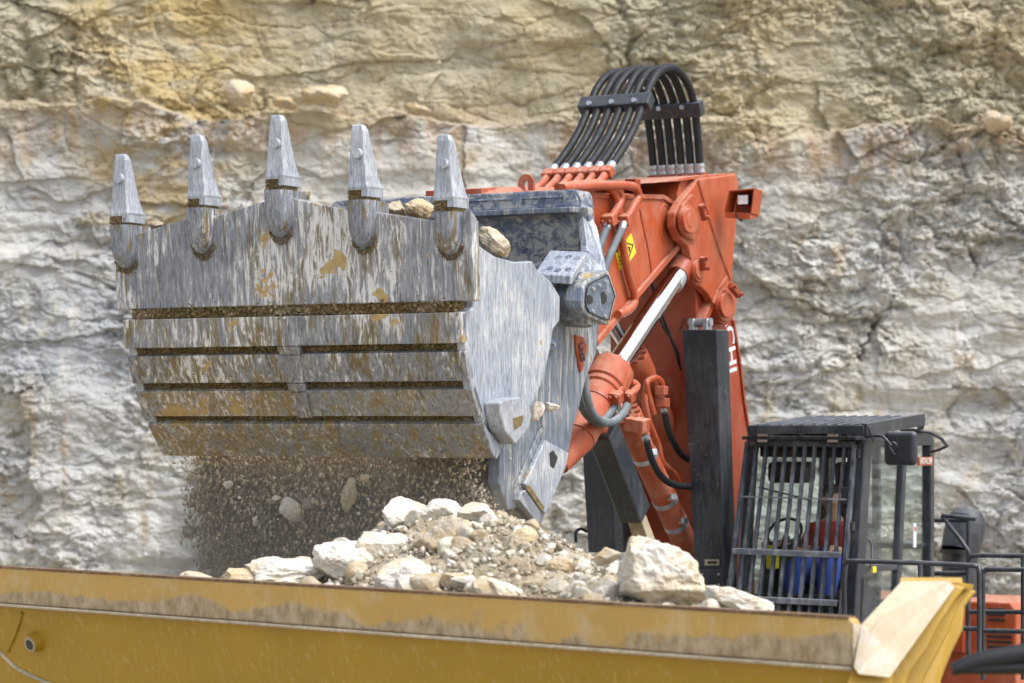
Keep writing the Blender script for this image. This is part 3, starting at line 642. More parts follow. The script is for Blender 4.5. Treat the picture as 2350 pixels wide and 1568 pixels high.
# ---- teeth, adapters
TE = [(259, 289, 354, 251, 336, 513, 253, 319, 518, 618), (433, 462, 310, 427, 509, 473, 431, 493, 479, 584), (616, 648, 264, 607, 691, 428, 611, 680, 438, 547),
      (802, 838, 286, 796, 880, 453, 798, 871, 461, 571), (999, 1031, 309, 992, 1078, 477, 996, 1076, 488, 586)]
for k, (tx0, tx1, ty, bx0, bx1, by, ax0, ax1, ay, au) in enumerate(TE):
    y0 = -.10; a = F(bx0, by - 15, y0); tp = F(tx0, ty, y0); xl = a.x; wd = .185
    zb_, zt_ = a.z, tp.z; H = zt_ - zb_
    tm = MB(); lev = []
    for (t, w, yf, yb) in ((0, .160, -.112, .088), (.05, .164, -.114, .090), (.12, .156, -.108, .070), (.3, .140, -.103, .045), (.62, .12, -.100, .01), (.9, .108, -.097, -.03), (.98, .092, -.090, -.04), (1.0, .07, -.08, -.045)):
        x0_ = xl + .006 + (tp.x - xl) * t; lev.append([(x0_, yf), (x0_ + w, yf), (x0_ + w, yb), (x0_, yb), zb_ + H * t])
    vs = []; fs = []
    for l in lev:
        z_ = l[4]; (x0_, yf), (x1_, _), (_, yb), _ = l[0], l[1], l[2], l[3]; cr = .011
        ring_ = [(x0_ + cr, yf), (x1_ - cr, yf), (x1_, yf + cr), (x1_, yb - cr), (x1_ - cr, yb), (x0_ + cr, yb), (x0_, yb - cr), (x0_, yf + cr)]
        vs += [(x, y, z_) for x, y in ring_]
    for i in range(len(lev) - 1):
        fs += [(i * 8 + j, i * 8 + (j + 1) % 8, (i + 1) * 8 + (j + 1) % 8, (i + 1) * 8 + j) for j in range(8)]
    fs += [tuple(range(7, -1, -1)), tuple(range((len(lev) - 1) * 8, len(lev) * 8))]
    tm.add(vs, fs, False); tm.box(xl + .118, xl + .168, -.112, .09, zb_ - .045, zb_ + .03); to = part(tm, 'tooth', 'tooth', .004, clam)
    pz = zb_ + H * (.60 if k == 0 else .55); pxc = xl + (tp.x - xl) * .5 + .082
    part(MB().cone((pxc, -.095, pz), (pxc, -.132, pz), .036, .033, 20), 'tooth_pin', 'tooth', .004, clam)
    # mud packed between tooth and adapter
    za = F(ax0, ay, y0).z
    nb = 9; vs = []; fs = []
    md_ = MB(); md_.box(xl + .01, xl + .15, -.098, .08, za - .02, zb_ + .02); part(md_, 'packed_mud', 'mud', .01, clam)
    mp = np.stack([rng.uniform(xl + .01, xl + .155, 90), np.full(90, -.10), rng.uniform(za, zb_ + .004, 90)], -1)
    g_ = chips('mud_crumbs', mp, rng.uniform(.012, .034, 90), 'mud', seed=40 + k); g_.parent = clam; g_['kind'] = 'stuff'
    # adapter: rounded nose running down the face of the lip
    zu = F((ax0 + ax1) / 2, au, y0).z; w = .18; cxm = xl + .095; vs = []; fs = []; rows = 12
    for i in range(rows + 1):
        t = i / rows; z_ = za + (zu - za) * t
        ww = w / 2 * (1.0 if t < .55 else math.sqrt(max(0, 1 - ((t - .55) / .45) ** 2)) * .97 + .03); dp = .125 * (1 - .25 * t) * (1 if t < .5 else math.sqrt(max(.0, 1 - ((t - .5) / .5) ** 2)) * .9 + .1)
        for j in range(13):
            an = math.pi * j / 12; ce = abs(math.cos(an)) ** .55 * (1 if math.cos(an) > 0 else -1); se = abs(math.sin(an)) ** .6
            vs.append((cxm - ww * ce, lipY(z_) + .01 - dp * se, z_))
    for i in range(rows):
        for j in range(12): fs.append((i * 13 + j, i * 13 + j + 1, (i + 1) * 13 + j + 1, (i + 1) * 13 + j))
    ad = MB(); ad.add(vs, fs, True); ad.add([vs[j] for j in range(13)], [tuple(range(13))])
    if k != 0 and True:
        tzz = F(ax0, ay, y0).z
    ad.box(cxm - w / 2, cxm + w / 2, lipY(za) + .02, .13, min(zu + .25, za - .2), za - .002)
    part(ad, 'tooth_adapter', 'adapter', 0, clam)
    mp = np.stack([cxm + (w / 2) * np.cos(np.linspace(.15, 3.0, 70)) * 1.0 + rng.normal(0, .008, 70), np.full(70, lipY(zu) - .012), zu + .085 - .1 * np.sin(np.linspace(.15, 3.0, 70)) + rng.normal(0, .01, 70)], -1)
    g_ = chips('mud_crumbs', mp, rng.uniform(.01, .026, 70), 'mud', seed=60 + k); g_.parent = clam; g_['kind'] = 'stuff'
# ---- lettering helper
def text_mesh(txt, size, name, mat, parent, o, ux, uy, ext=.002):
    cu = bpy.data.curves.new(name, 'FONT'); cu.body = txt; cu.size = size; cu.extrude = ext
    cu.offset = size * .018
    ob = bpy.data.objects.new(name + '_tmp', cu); COL.objects.link(ob)
    bpy.context.view_layer.update(); me = bpy.data.meshes.new_from_object(ob.evaluated_get(bpy.context.evaluated_depsgraph_get()))
    bpy.data.objects.remove(ob); me.name = name; me.materials.clear(); me.materials.append(M[mat])
    ux, uy = Vector(ux).normalized(), Vector(uy).normalized(); uz = ux.cross(uy).normalized(); uy = uz.cross(ux)
    mt = Matrix((ux, uy, uz)).transposed().to_4x4(); mt.translation = o; me.transform(mt)
    r = bpy.data.objects.new(name, me); COL.objects.link(r); r.parent = parent; return r

# ---- rear shell
RX = 1.09; YB = S(1322, 434, RX).y
zt = S(1322, 434, RX).z
def P2(px, py, x, dy=0): q = S(px, py, x); q.y += dy; return q
zl_ = S(1330, 480, RX).z; zw = S(1344, 561, RX).z
rs = MB()
SHP = [S(x, y, RX) for x, y in ((1334, 478), (1348, 600), (1338, 740), (1308, 880), (1266, 1030), (1216, 1150))]
rs.prism([Vector((-RX, p.y, p.z)) for p in SHP] + [Vector((-RX, p.y - .09, p.z)) for p in reversed(SHP)], (2 * RX + .1, 0, 0))
rear = part(rs, 'bucket_rear_shell', 'rear', .01)
bm_ = MB(); bm_.prism([(-RX, YB, zl_ + .01), (-RX + .03, YB, zt - .06), (-RX + .10, YB, zt), (RX - .02, YB, zt), (RX, YB, zt - .03), (RX + .02, YB, zl_ + .01)], (0, .26, 0))
part(bm_, 'top_beam', 'rear', .012, rear)
bm_ = MB(); bm_.box(-RX, RX + .03, YB - .09, YB + .2, zl_ - .035, zl_ + .008); part(bm_, 'beam_ledge', 'rearside', .008, rear)
zp0, zp1 = zl_ + .055, zt - .045
for a, b in ((-RX + .2, -.62), (-.5, .08), (.18, .58), (.64, RX - .09)):
    fr = MB()
    for (x0, x1, z0, z1) in ((a, b, zp1 - .014, zp1), (a, a + .014, zp0, zp1), (b - .014, b, zp0, zp1)): fr.box(x0, x1, YB - .014, YB, z0, z1)
    part(fr, 'panel_rib', 'rear', .004, rear)
# flared gusset from the beam to the hinge
g1 = [P2(1322, 436, RX), P2(1334, 462, RX + .03), P2(1346, 562, RX + .1), P2(1352, 640, RX + .22), P2(1396, 640, RX + .26), P2(1394, 617, RX + .25), P2(1370, 520, RX + .13)]
gm = MB(); gm.prism(g1, (-.06, .02, 0)); part(gm, 'side_gusset', 'side', .008, rear)
g2 = [P2(1352, 575, RX + .16), P2(1372, 592, RX + .22), P2(1352, 642, RX + .3), P2(1300, 650, RX + .2), P2(1318, 620, RX + .2)]
part(MB().prism(g2, (-.04, 0, 0)), 'side_gusset', 'rearside', .006, rear)
# hinge boss with its pentagonal cap
HX = 1.50
pent = [(1344, 645), (1393, 620), (1397, 622), (1416, 678), (1412, 690), (1399, 746), (1390, 744), (1346, 725), (1336, 708), (1334, 690), (1338, 660)]
cap = [S(x, y, HX) for x, y in pent]
hb_ = MB(); cc = sum(cap, Vector()) / len(cap)
hb_.prism(cap, (-.13, 0, 0)); 
hb_.steps(cc + Vector((-.04, 0, -.01)), cc + Vector((-.52, 0, -.01)), [(0, .185), (.12, .2), (.5, .185), (1, .17)], 36)
boss = part(hb_, 'hinge_boss', 'rearside', .012, rear)
inner = [cc + (p - cc) * .82 + Vector((.008, 0, 0)) for p in cap]; part(MB().prism(inner, (-.006, 0, 0)), 'hinge_cap', 'cap', .002, rear)
gr = MB()
for i in range(len(inner)):
    a = cc + (inner[i] - cc) * 1.0; b = inner[(i + 1) % len(inner)]; gr.bar(a + Vector((.001, 0, 0)), b + Vector((.001, 0, 0)), .007, .006)
part(gr, 'cap_groove', 'ink', 0, rear)
for (x, y, w_, h_) in ((1354, 688, 9, 12), (1386, 684, 8, 16)):
    hp = [S(x + dx, y + dy, HX + .012) for dx, dy in ((-w_ * .7, -h_ * .75), (0, -h_), (w_ * .8, -h_ * .3), (w_ * .8, h_ * .5), (-w_ * .1, h_ * .9), (-w_ * .7, h_ * .7))]
    part(MB().prism(hp, (-.01, 0, 0)), 'cap_hole', 'ink', 0, rear)
for (x, y) in ((1360, 663), (1388, 646), (1360, 715), (1388, 727), (1374, 655)):
    q = S(x, y, HX + .01); part(MB().cone(q, q + Vector((.014, 0, 0)), .016, .013, 12), 'cap_bolt', 'zinc', 0, rear)
# perforated lug plate beside the hinge
lp = [F(1226, 628, YB - .72), F(1262, 574, YB - .45), F(1348, 578, YB - .45), F(1312, 634, YB - .72)]
lb = MB(); lb.prism(lp, (0, 0, -.06)); lbo = part(lb, 'hinge_lug', 'side', .008, rear)
nrm = (lp[1] - lp[0]).cross(lp[3] - lp[0]).normalized()
if nrm.z < 0: nrm = -nrm
for (u_, v_) in ((.3, .25), (.55, .2), (.8, .25), (.35, .72), (.6, .76), (.85, .72)):
    q = lp[0] + (lp[3] - lp[0]) * u_ + (lp[1] - lp[0]) * v_
    part(MB().cone(q - nrm * .01, q + nrm * .003, .026, .026, 18), 'lug_bolt_hole', 'rear', 0, rear)
    part(MB().cone(q + nrm * .0 + Vector((.006, .008, 0)), q + nrm * .006 + Vector((.006, .008, 0)), .019, .017, 18), 'lug_bolt', 'side', 0, rear)
# rear side plates, running down to the lower lip
rp = [(1268, 640), (1300, 650), (1400, 735), (1376, 745), (1370, 810), (1345, 870), (1331, 930), (1317, 979), (1298, 1075), (1242, 1203), (1200, 1160), (1168, 1172), (1145, 1110), (1146, 1040), (1205, 960), (1232, 900), (1262, 800), (1266, 745)]
for sgn in (1, -1):
    pts = [S(x, y, 1.25) for x, y in rp]; pts = [Vector((sgn * p.x, p.y, p.z)) for p in pts]
    part(MB().prism(pts, (-sgn * .09, 0, 0)), 'rear_side_plate', 'rearside', .012, rear)
def strip(pl, x, dx, name, mat, bev=.006): part(MB().prism([S(a, b, x) for a, b in pl], (dx, 0, 0)), name, mat, bev, rear)
strip([(1240, 985), (1252, 975), (1195, 1110), (1183, 1118)], 1.268, -.018, 'stiffener_bar', 'rearside')
strip([(1252, 1010), (1306, 1040), (1298, 1075), (1252, 1180), (1205, 1110)], 1.285, -.035, 'lower_wear_plate', 'side')
strip([(1262, 1040), (1270, 1034), (1280, 1050), (1272, 1075), (1264, 1070)], 1.289, -.004, 'wear_plate_hole', 'ink', 0)
strip([(1207, 1120), (1214, 1112), (1250, 1165), (1243, 1172)], 1.291, -.006, 'lip_slot', 'mud', 0)
strip([(1196, 1130), (1206, 1125), (1241, 1175), (1242, 1203), (1228, 1192), (1192, 1148)], 1.30, -.05, 'lower_lip_block', 'tooth')
strip([(1322, 768), (1341, 774), (1349, 795), (1338, 852), (1334, 855), (1324, 800)], 1.27, -.02, 'badge_plate', 'orange')
strip([(1324, 772), (1339, 777), (1346, 796), (1337, 845), (1334, 847), (1327, 800)], 1.273, -.003, 'badge_inset', 'orange_dk', 0)
_ux = (S(1342, 850, 1.3) - S(1336, 790, 1.3)).normalized(); _uy = Vector((1, 0, 0)).cross(_ux)
text_mesh('LHS', .085, 'lettering', 'ink', rear, S(1330, 787, 1.277), _ux, _uy, .001)
text_mesh('MINING', .032, 'lettering', 'ink', rear, S(1327.5, 792, 1.277), _ux, _uy, .001)
strip([(1262, 780), (1282, 776), (1283, 800), (1263, 806)], 1.30, -.05, 'stop_block', 'rear')
q = S(1268, 790, 1.31); part(MB().cone(q, q + Vector((.02, 0, 0)), .012, .012, 6), 'stop_bolt', 'zinc', 0, rear)
lowlip = MB(); a, b = S(1242, 1195, 1.2), S(1150, 1100, 1.2)
lowlip.prism([Vector((-1.25, a.y, a.z)), Vector((-1.25, b.y + .25, b.z)), Vector((-1.25, b.y + .32, b.z)), Vector((-1.25, a.y + .09, a.z))], (2.4, 0, 0)); part(lowlip, 'rear_lower_lip', 'rearside', .01, rear)

# ---- stick (dipper arm)
AX = .40
stp = [(1322, 480), (1359, 443), (1526, 446), (1556, 466), (1572, 500), (1570, 535), (1560, 556), (1372, 780), (1330, 800), (1296, 740), (1290, 600)]
st3 = [S(x, y, AX) for x, y in stp]
stick = part(MB().prism(st3, (-2 * AX, 0, 0)), 'stick', 'orange', .012)
def flange(pl, x0, dx, w, par, name, mat='orange', bev=.006):
    mb = MB(); Q = [S(a, b, x0) for a, b in pl]
    for a, b in zip(Q[:-1], Q[1:]):
        t = (b - a).normalized(); n = Vector((0, -t.z, t.y)) * w
        mb.prism([a, b, b + n, a + n], (dx, 0, 0))
    return part(mb, name, mat, bev, par)
flange([(1562, 556), (1370, 782)], AX + .035, -.035, .05, stick, 'bottom_flange', 'orange_dusty')
flange([(1359, 445), (1526, 448), (1554, 467)], AX + .02, -.02, -.035, stick, 'top_flange', 'orange_dusty')
stf = MB(); stf.prism([S(x, y, AX + .012) for x, y in ((1361, 452), (1380, 452), (1340, 560), (1330, 560))], (-.012, 0, 0)); part(stf, 'end_doubler', 'orange_dusty', .004, stick)
# pressed rings and ribs on the flank
rg_ = MB(); c_, n_ = (1521, 567 - 48), 22
rg_.tube([S(1528 + 15 * math.cos(t * 2 * math.pi / 20) + 3 * math.sin(t * 2 * math.pi / 20), 540 - 22 + 47 * math.sin(t * 2 * math.pi / 20), AX + .001) for t in range(21)], .006, 8, 2); part(rg_, 'cover_plate_weld', 'orange', 0, stick)
rg_ = MB(); rg_.tube([S(x, y, AX + .002) for x, y in ((1468, 480), (1476, 520), (1488, 575), (1497, 640))], .008, 8, 3); part(rg_, 'seam_weld', 'orange_dk', 0, stick)
rg_ = MB(); rg_.tube([S(x, y, AX + .001) for x, y in ((1480, 456), (1520, 462), (1534, 472), (1541, 500), (1553, 545))], .005, 8, 3); part(rg_, 'seam_weld', 'orange_dk', 0, stick)
# warning stickers
sk = [S(x, y, AX + .004) for x, y in ((1439, 545), (1450, 533), (1461, 578), (1447, 597), (1441, 580))]
part(MB().prism([S(x, y, AX + .004) for x, y in ((1433, 556), (1449, 535), (1460, 580), (1443, 603))], (-.003, 0, 0)), 'warning_sticker', 'sticker', 0, stick)
part(MB().prism([S(x, y, AX + .004) for x, y in ((1413, 583), (1428, 566), (1437, 600), (1423, 621))], (-.003, 0, 0)), 'warning_sticker', 'sticker', 0, stick)
tr = MB(); tri_ = [S(x, y, AX + .006) for x, y in ((1435, 557), (1453, 562), (1443, 592))]
for i in range(3): tr.bar(tri_[i], tri_[(i + 1) % 3], .005, .008)
q = S(1444, 570, AX + .006); tr.bar(q + Vector((0, -.015, .012)), q + Vector((0, .02, -.03)), .005, .012); tr.bar(q + Vector((0, .012, .01)), q + Vector((0, .0, -.02)), .005, .012)
part(tr, 'warning_triangle', 'ink', 0, stick)
tr = MB()
for (x0, y0_, x1, y1_) in ((1421, 592, 1429, 585), (1422, 600, 1431, 592), (1424, 608, 1433, 600)): tr.bar(S(x0, y0_, AX + .006), S(x1, y1_, AX + .006), .005, .008)
part(tr, 'sticker_print', 'ink', 0, stick)
# lifting eye on top of the stick
ey = MB(); c_ = S(1208, 420, .1)
for k in range(14):
    a0, a1 = math.pi * k / 13 * 1.0, math.pi * (k + 1) / 13
    if k == 13: break
    p0 = c_ + Vector((math.cos(a0), 0, math.sin(a0))) * .045; p1 = c_ + Vector((math.cos(a1), 0, math.sin(a1))) * .045
    ey.bar(p0, p1 + (p1 - p0) * .2, .05, .03, (0, 1, 0))
ey.bar(c_ + Vector((.045, 0, 0)), c_ + Vector((.045, 0, -.06)), .05, .03, (0, 1, 0)); ey.bar(c_ + Vector((-.045, 0, 0)), c_ + Vector((-.045, 0, -.06)), .05, .03, (0, 1, 0))
part(ey, 'lifting_eye', 'orange_dusty', .004, stick)
tb_ = MB(); q0 = S(1100, 436, 0); tb_.prism([S(1105, 432, .0), S(1150, 429, .0), S(1370, 430, .25), S(1370, 446, .25), S(1105, 446, .0)], (-.5, 0, 0)); part(tb_, 'stick_top_plate', 'orange_dusty', .006, stick)

# ---- boom
BM = .42
bp = [(1600, 412), (1688, 402), (1695, 417), (1690, 509), (1682, 620), (1684, 731), (1698, 830), (1708, 920), (1720, 1000), (1726, 1060), (1730, 1200), (1735, 1420), (1650, 1420), (1634, 1250), (1620, 1100), (1608, 960), (1602, 850), (1600, 740), (1596, 640), (1580, 566), (1566, 470)]
boom = part(MB().prism([S(x, y, BM) for x, y in bp], (-2 * BM, 0, 0)), 'boom', 'orange_dk', .012)
flange([(1683, 735), (1699, 832), (1709, 922), (1722, 1002), (1728, 1062)], BM + .02, -.02, .035, boom, 'edge_flange', 'orange_dk')
# head plates with their pin bosses
hpz = [(1602, 411), (1688, 400), (1696, 417), (1691, 509), (1681, 618), (1678, 643), (1690, 660), (1692, 695), (1684, 731), (1670, 746), (1657, 744), (1644, 723), (1638, 700), (1628, 678), (1611, 660), (1598, 655), (1590, 640), (1588, 600), (1580, 566), (1562, 550), (1549, 520), (1549, 489), (1562, 465), (1591, 429)]
hpl = []
for sgn in (1, -1):
    pts = [S(x, y, .52) for x, y in hpz]; pts = [Vector((sgn * p.x, p.y, p.z)) for p in pts]
    hpl.append(part(MB().prism(pts, (-sgn * .08, 0, 0)), 'boom_head_plate', 'orange', .014, boom))
def disc(px, py, x, r, h, name, mat, par, n=32, bev=.005):
    q = S(px, py, x); return part(MB().cone(q, q + Vector((h, 0, 0)), r, r * .97, n), name, mat, bev, par)
def cover(cx_, cy_, rx_, ry_, x, h, name='pin_cover'):
    pts = [S(cx_ + rx_ * math.cos(2 * math.pi * k / 28), cy_ + ry_ * math.sin(2 * math.pi * k / 28), x) for k in range(28)]
    part(MB().prism(pts, (h, 0, 0)), name, 'orange', .006, boom)
dl = [(1590, 445), (1598, 450), (1606, 478), (1612, 505), (1608, 532), (1594, 552), (1576, 545), (1564, 525), (1560, 498), (1568, 470)]
part(MB().prism([S(x, y, .555) for x, y in dl], (-.035, 0, 0)), 'boss_doubler', 'orange', .012, boom)
cover(1583, 508, 21, 36, .58, -.03); cover(1586, 506, 17, 29, .61, -.04, 'pin_head'); cover(1587, 506, 9, 16, .614, -.01, 'pin_centre')
cover(1608, 622, 14, 26, .56, -.04); cover(1609, 620, 11, 20, .575, -.04, 'pin_head')
cover(1668, 700, 22, 38, .55, -.03); cover(1670, 700, 15, 28, .585, -.04, 'pin_head')
flange([(1640, 700), (1652, 668), (1672, 640)], .545, -.025, .03, boom, 'boss_rib')
def keep(px, py, dx, dy, x=.62):
    q0, q1 = S(px, py, x), S(px + dx, py + dy, x); mb = MB(); mb.bar(q0, q1, .05, .05, (1, 0, 0)); k_ = part(mb, 'pin_keeper', 'orange_dk', .006, boom)
    for t in (.12, .88):
        q = q0.lerp(q1, t); part(MB().cone(q, q + Vector((.05, 0, 0)), .018, .018, 6), 'keeper_bolt', 'orange_dk', 0, boom)
keep(1608, 470, 10, 34); keep(1612, 590, 5, 30, .6); keep(1676, 655, 20, 24, .62)
gp_ = MB(); gp_.tube([S(x, y, .53) for x, y in ((1602, 413), (1622, 480), (1650, 570), (1678, 645))], .006, 8, 2); part(gp_, 'bright_chamfer', 'orange_dusty', 0, boom)  # light orange tube added as the highlight along the chamfer edge
tp_ = MB(); tp_.prism([S(x, y, .5) for x, y in ((1330, 432), (1440, 414), (1602, 403), (1688, 397), (1690, 404), (1602, 411), (1560, 416), (1500, 420))][2:], (-.95, 0, 0)); part(tp_, 'boom_head_cover', 'orange_dusty', .004, boom)
pb = MB(); q = S(1578, 462, .45); pb.cone(q, q + Vector((-.9, 0, 0)), .21, .21, 32); part(pb, 'cross_tube', 'orange', .01, boom)
# letters on the boom flank, reading downwards
a_, b_2 = S(1668, 700, BM + .003), S(1680, 870, BM + .003)
ux = (b_2 - a_).normalized(); xx = Vector((1, 0, 0)); uy = xx.cross(ux)
end = S(1676, 880, BM + .003)
text_mesh('HITACHI', .255, 'lettering', 'whitepaint', boom, end - ux * 1.08 - uy * .02, ux, uy)
# hidden pipework and cables in front of the boom
for pl, r_ in ((((1492, 640), (1510, 700), (1545, 790), (1560, 840)), .013), (((1500, 690), (1520, 745), (1552, 800), (1562, 850)), .010), (((1568, 640), (1571, 690), (1571, 730), (1560, 760)), .007)):
    part(MB().tube([S(x, y, .30) for x, y in pl], r_, 8, 4), 'cable', 'hose', 0, boom)
# curved pressure pipes on the stick
def pipe(pl, x, r, mat='orange', name='pressure_pipe', par=None, ripple=0, sub=6):
    return part(MB().tube([S(a, b, x) for a, b in pl], r, 14, sub, ripple=ripple), name, mat, 0, par or stick)
pipe([(1290, 436), (1340, 430), (1395, 428), (1418, 436), (1425, 456), (1417, 478), (1404, 498)], .47, .034)
pipe([(1290, 432), (1360, 426), (1440, 426), (1460, 434), (1465, 452), (1455, 472), (1441, 498)], .5, .034)
pipe([(1280, 430), (1330, 424), (1380, 422), (1405, 438), (1417, 470), (1426, 540), (1440, 620), (1456, 680), (1452, 702), (1436, 716), (1418, 722)], .45, .034)
for (x, y) in ((1398, 505), (1434, 505)):
    q = S(x, y, .5); mb = MB(); mb.box(-.055, .055, -.05, .05, -.045, .045); o = part(mb, 'pipe_clamp', 'orange', .01, stick); o.location = q; o.rotation_euler = (.35, 0, 0)
    for dx in (-.03, .03):
        qq = q + Vector((dx, -.05, -.02)); part(MB().cone(qq, qq + Vector((0, -.03, -.005)), .016, .016, 10), 'clamp_bolt', 'orange_dk', 0, stick)
pipe([(1396, 512), (1391, 524)], .5, .033, 'zinc', 'hose_ferrule', sub=1); pipe([(1431, 512), (1427, 526)], .52, .033, 'zinc', 'hose_ferrule', sub=1)
pipe([(1392, 522), (1384, 545), (1374, 572), (1362, 600)], .5, .032, 'hosegrey', 'hydraulic_hose', ripple=.12, sub=9)
pipe([(1428, 524), (1416, 550), (1400, 585), (1390, 615), (1384, 640)], .52, .032, 'hosegrey', 'hydraulic_hose', ripple=.12, sub=9)
for (x, y, w_, h_) in ((1345, 424, 12, 14), (1415, 424, 16, 8), (1452, 420, 14, 8)):
    q = S(x, y, .40); part(MB().box(q.x - .05, q.x + .05, q.y - .05, q.y + .05, q.z - .06, q.z + .03), 'pipe_clamp', 'orange_dk', .006, stick)

# ---- six long hoses bridging stick and boom
hz = [(1403, 380), (1425, 348), (1452, 300), (1478, 234), (1492, 196), (1514, 164), (1540, 156), (1566, 172), (1584, 208), (1594, 250), (1601, 310), (1607, 385)]
for k in range(6):
    x = .36 - k * .105
    base = [S(a, b, .36) for a, b in hz]
    pts = [Vector((.36 - k * (.105 - .016 * i / (len(base) - 1)), p.y, p.z)) for i, p in enumerate(base)]
    pts = [p + Vector((random.uniform(-.006, .006), random.uniform(-.01, .01), random.uniform(-.01, .01)) if 3 < i < 9 else (0, 0, 0)) for i, p in enumerate(pts)]
    h = part(MB().tube(pts, .034, 14, 6), 'hydraulic_hose', 'hose', 0)
    t0 = (pts[0] - pts[1]).normalized(); t1 = (pts[-1] - pts[-2]).normalized()
    f1 = MB(); f1.steps(pts[0] - t0 * .02, pts[0] + t0 * .075, [(0, .037), (.3, .040), (.6, .036), (1, .038)], 18); f1.build('hose_ferrule', 'zinc', h)
    f1 = MB(); f1.steps(pts[-1] - t1 * .04, pts[-1] + t1 * .04, [(0, .039), (.3, .041), (.6, .037), (1, .040)], 18); f1.build('hose_ferrule', 'zinc', h)
    q = pts[0] + t0 * .10; mb = MB(); mb.bar(q - t0 * .045, q + t0 * .045, .1, .085); mb.build('hose_flange', 'orange_dusty', h, .012)
    mb = MB(); mb.tube([q, q + t0 * .12, q + t0 * .20 + Vector((0, -.02, 0)), q + t0 * .26 + Vector((0, -.03, 0))], .034, 14, 3); mb.build('pipe_stub', 'orange_dusty', h)
    q = pts[-1] + t1 * .075; mb = MB(); mb.bar(q - t1 * .03, q + t1 * .04, .095, .09); mb.cone(q + Vector((-.03, -.05, 0)), q + Vector((-.03, -.075, 0)), .014, .014, 8); mb.cone(q + Vector((.03, -.05, 0)), q + Vector((.03, -.075, 0)), .014, .014, 8); mb.build('hose_flange', 'orange_dk', h, .01)
for idx, (ref, tilt) in enumerate(((3, .4), (9, -.15))):
    q = base[ref]; t = (base[ref + 1] - base[ref - 1]).normalized()
    c0, c1 = Vector((-.23 + .05 * idx, q.y, q.z)), Vector((.43, q.y, q.z))
    mb = MB(); n = Vector((0, -t.z, t.y)) * (1 if idx == 0 else 1)
    mb.bar(c0, c1, .10, .13, tuple(t)); 
    sp = part(mb, 'hose_spacer', 'black', .01)
    for xx_ in ((-.12, .09, .30) if idx == 0 else (.05, .27)):
        d = Vector((0, -1, .15)); mb = MB(); a0 = Vector((xx_, q.y, q.z)) + d * .06; mb.cone(a0, a0 + d * .02, .022, .02, 14); mb.build('spacer_bolt', 'zinc', sp)
bb = MB(); a0 = S(1497, 402, .3); a1 = S(1612, 402, .42)
bb.box(-.27, .46, base[-1].y - .1, base[-1].y + .1, base[-1].z - .13, base[-1].z - .10); part(bb, 'hose_manifold', 'orange_dk', .006)

# ---- floodlight in its orange hood
fq = S(1700, 466, .55); fq.y -= .5
hood = MB(); A4 = [S(x, y, .60) for x, y in ((1672, 440), (1690, 433), (1735, 431), (1745, 468), (1735, 492), (1670, 488))]
a, b, c, d = F(1676, 437, fq.y), F(1729, 432, fq.y), F(1722, 490, fq.y), F(1664, 487, fq.y)
bk = Vector((.0, .17, -.01))
hood.add([a, b, b + bk, a + bk, a + Vector((0, 0, -.012)), b + Vector((0, 0, -.012)), b + bk + Vector((0, 0, -.012)), a + bk + Vector((0, 0, -.012))], [(0, 1, 2, 3), (7, 6, 5, 4), (0, 4, 5, 1), (1, 5, 6, 2), (2, 6, 7, 3), (3, 7, 4, 0)])
hood.hexa([b, b + Vector((.012, 0, 0)), b + bk + Vector((.012, 0, 0)), b + bk, c, c + Vector((.012, 0, 0)), c + bk + Vector((.012, 0, 0)), c + bk])
hood.hexa([a, a + Vector((-.012, 0, 0)), a + bk + Vector((-.012, 0, 0)), a + bk, d, d + Vector((-.012, 0, 0)), d + bk + Vector((-.012, 0, 0)), d + bk])
hood.hexa([d, c, c + bk, d + bk, d + Vector((0, 0, -.05)), c + Vector((0, 0, -.05)), c + bk + Vector((0, 0, -.012)), d + bk + Vector((0, 0, -.012))])
hood.prism([a + bk, b + bk, c + bk, d + bk], (0, .012, 0))
hd = part(hood, 'lamp_hood', 'orange', .003)
q = F(1705, 459, fq.y + .03); lm = MB(); lm.box(q.x - .055, q.x + .055, q.y, q.y + .06, q.z - .045, q.z + .045); lm.box(q.x - .01, q.x + .01, q.y + .02, q.y + .04, q.z - .1, q.z - .04); lm.build('work_light', 'ink', hd, .012)
lm = MB(); lm.box(q.x - .047, q.x + .047, q.y - .006, q.y + .001, q.z - .038, q.z + .040); lm.build('lens', 'lamp', hd, .006)
cb_ = MB(); cb_.tube([F(1690, 490, fq.y), F(1694, 502, fq.y), F(1703, 507, fq.y), F(1698, 497, fq.y + .03)], .008, 8); cb_.build('cable', 'ink', hd)

# ---- cylinders
def cyl(name, p_eye, p_head, p_foot, x, rr, rb, lab=None, headr=1.2, foot=None):
    a, h, f = S(*p_eye, x), S(*p_head, x), S(*p_foot, x)
    d = (f - h).normalized(); L_ = (f - h).length
    mb = MB(); f2 = f if foot is None else S(*foot, x); mb.cone(h + d * .02, f2, rb, rb, 36)
    if foot: mb.cone(f2, f, rb * .95, rb * .42, 28)
    mb.steps(h - d * .0, h + d * .30, [(0, rb * headr * .93), (.06, rb * headr), (.75, rb * headr), (.8, rb * 1.08), (.95, rb * 1.1), (1, rb)], 36)
    c = part(mb, 'hydraulic_cylinder', 'orange_dusty', .004); c['label'] = lab or 'orange hydraulic cylinder'
    mb = MB(); mb.cone(a, h + d * .05, rr, rr, 36); mb.build('piston_rod', 'chrome', c)
    u = d.orthogonal().normalized(); w_ = d.cross(u)
    for k in range(10):
        an = 2 * math.pi * k / 10; q = h + (u * math.cos(an) + w_ * math.sin(an)) * rb * headr * .82
        MB().cone(q + d * .01, q - d * .02, .022, .022, 10).build('head_bolt', 'orange_dk', c)
    return c, a, h, f, d
c1, a, h, f, d = cyl('x', (1562, 618), (1406, 848), (1286, 1072), .42, .085, .155, 'orange cylinder with the long bright rod', foot=(1322, 1006))
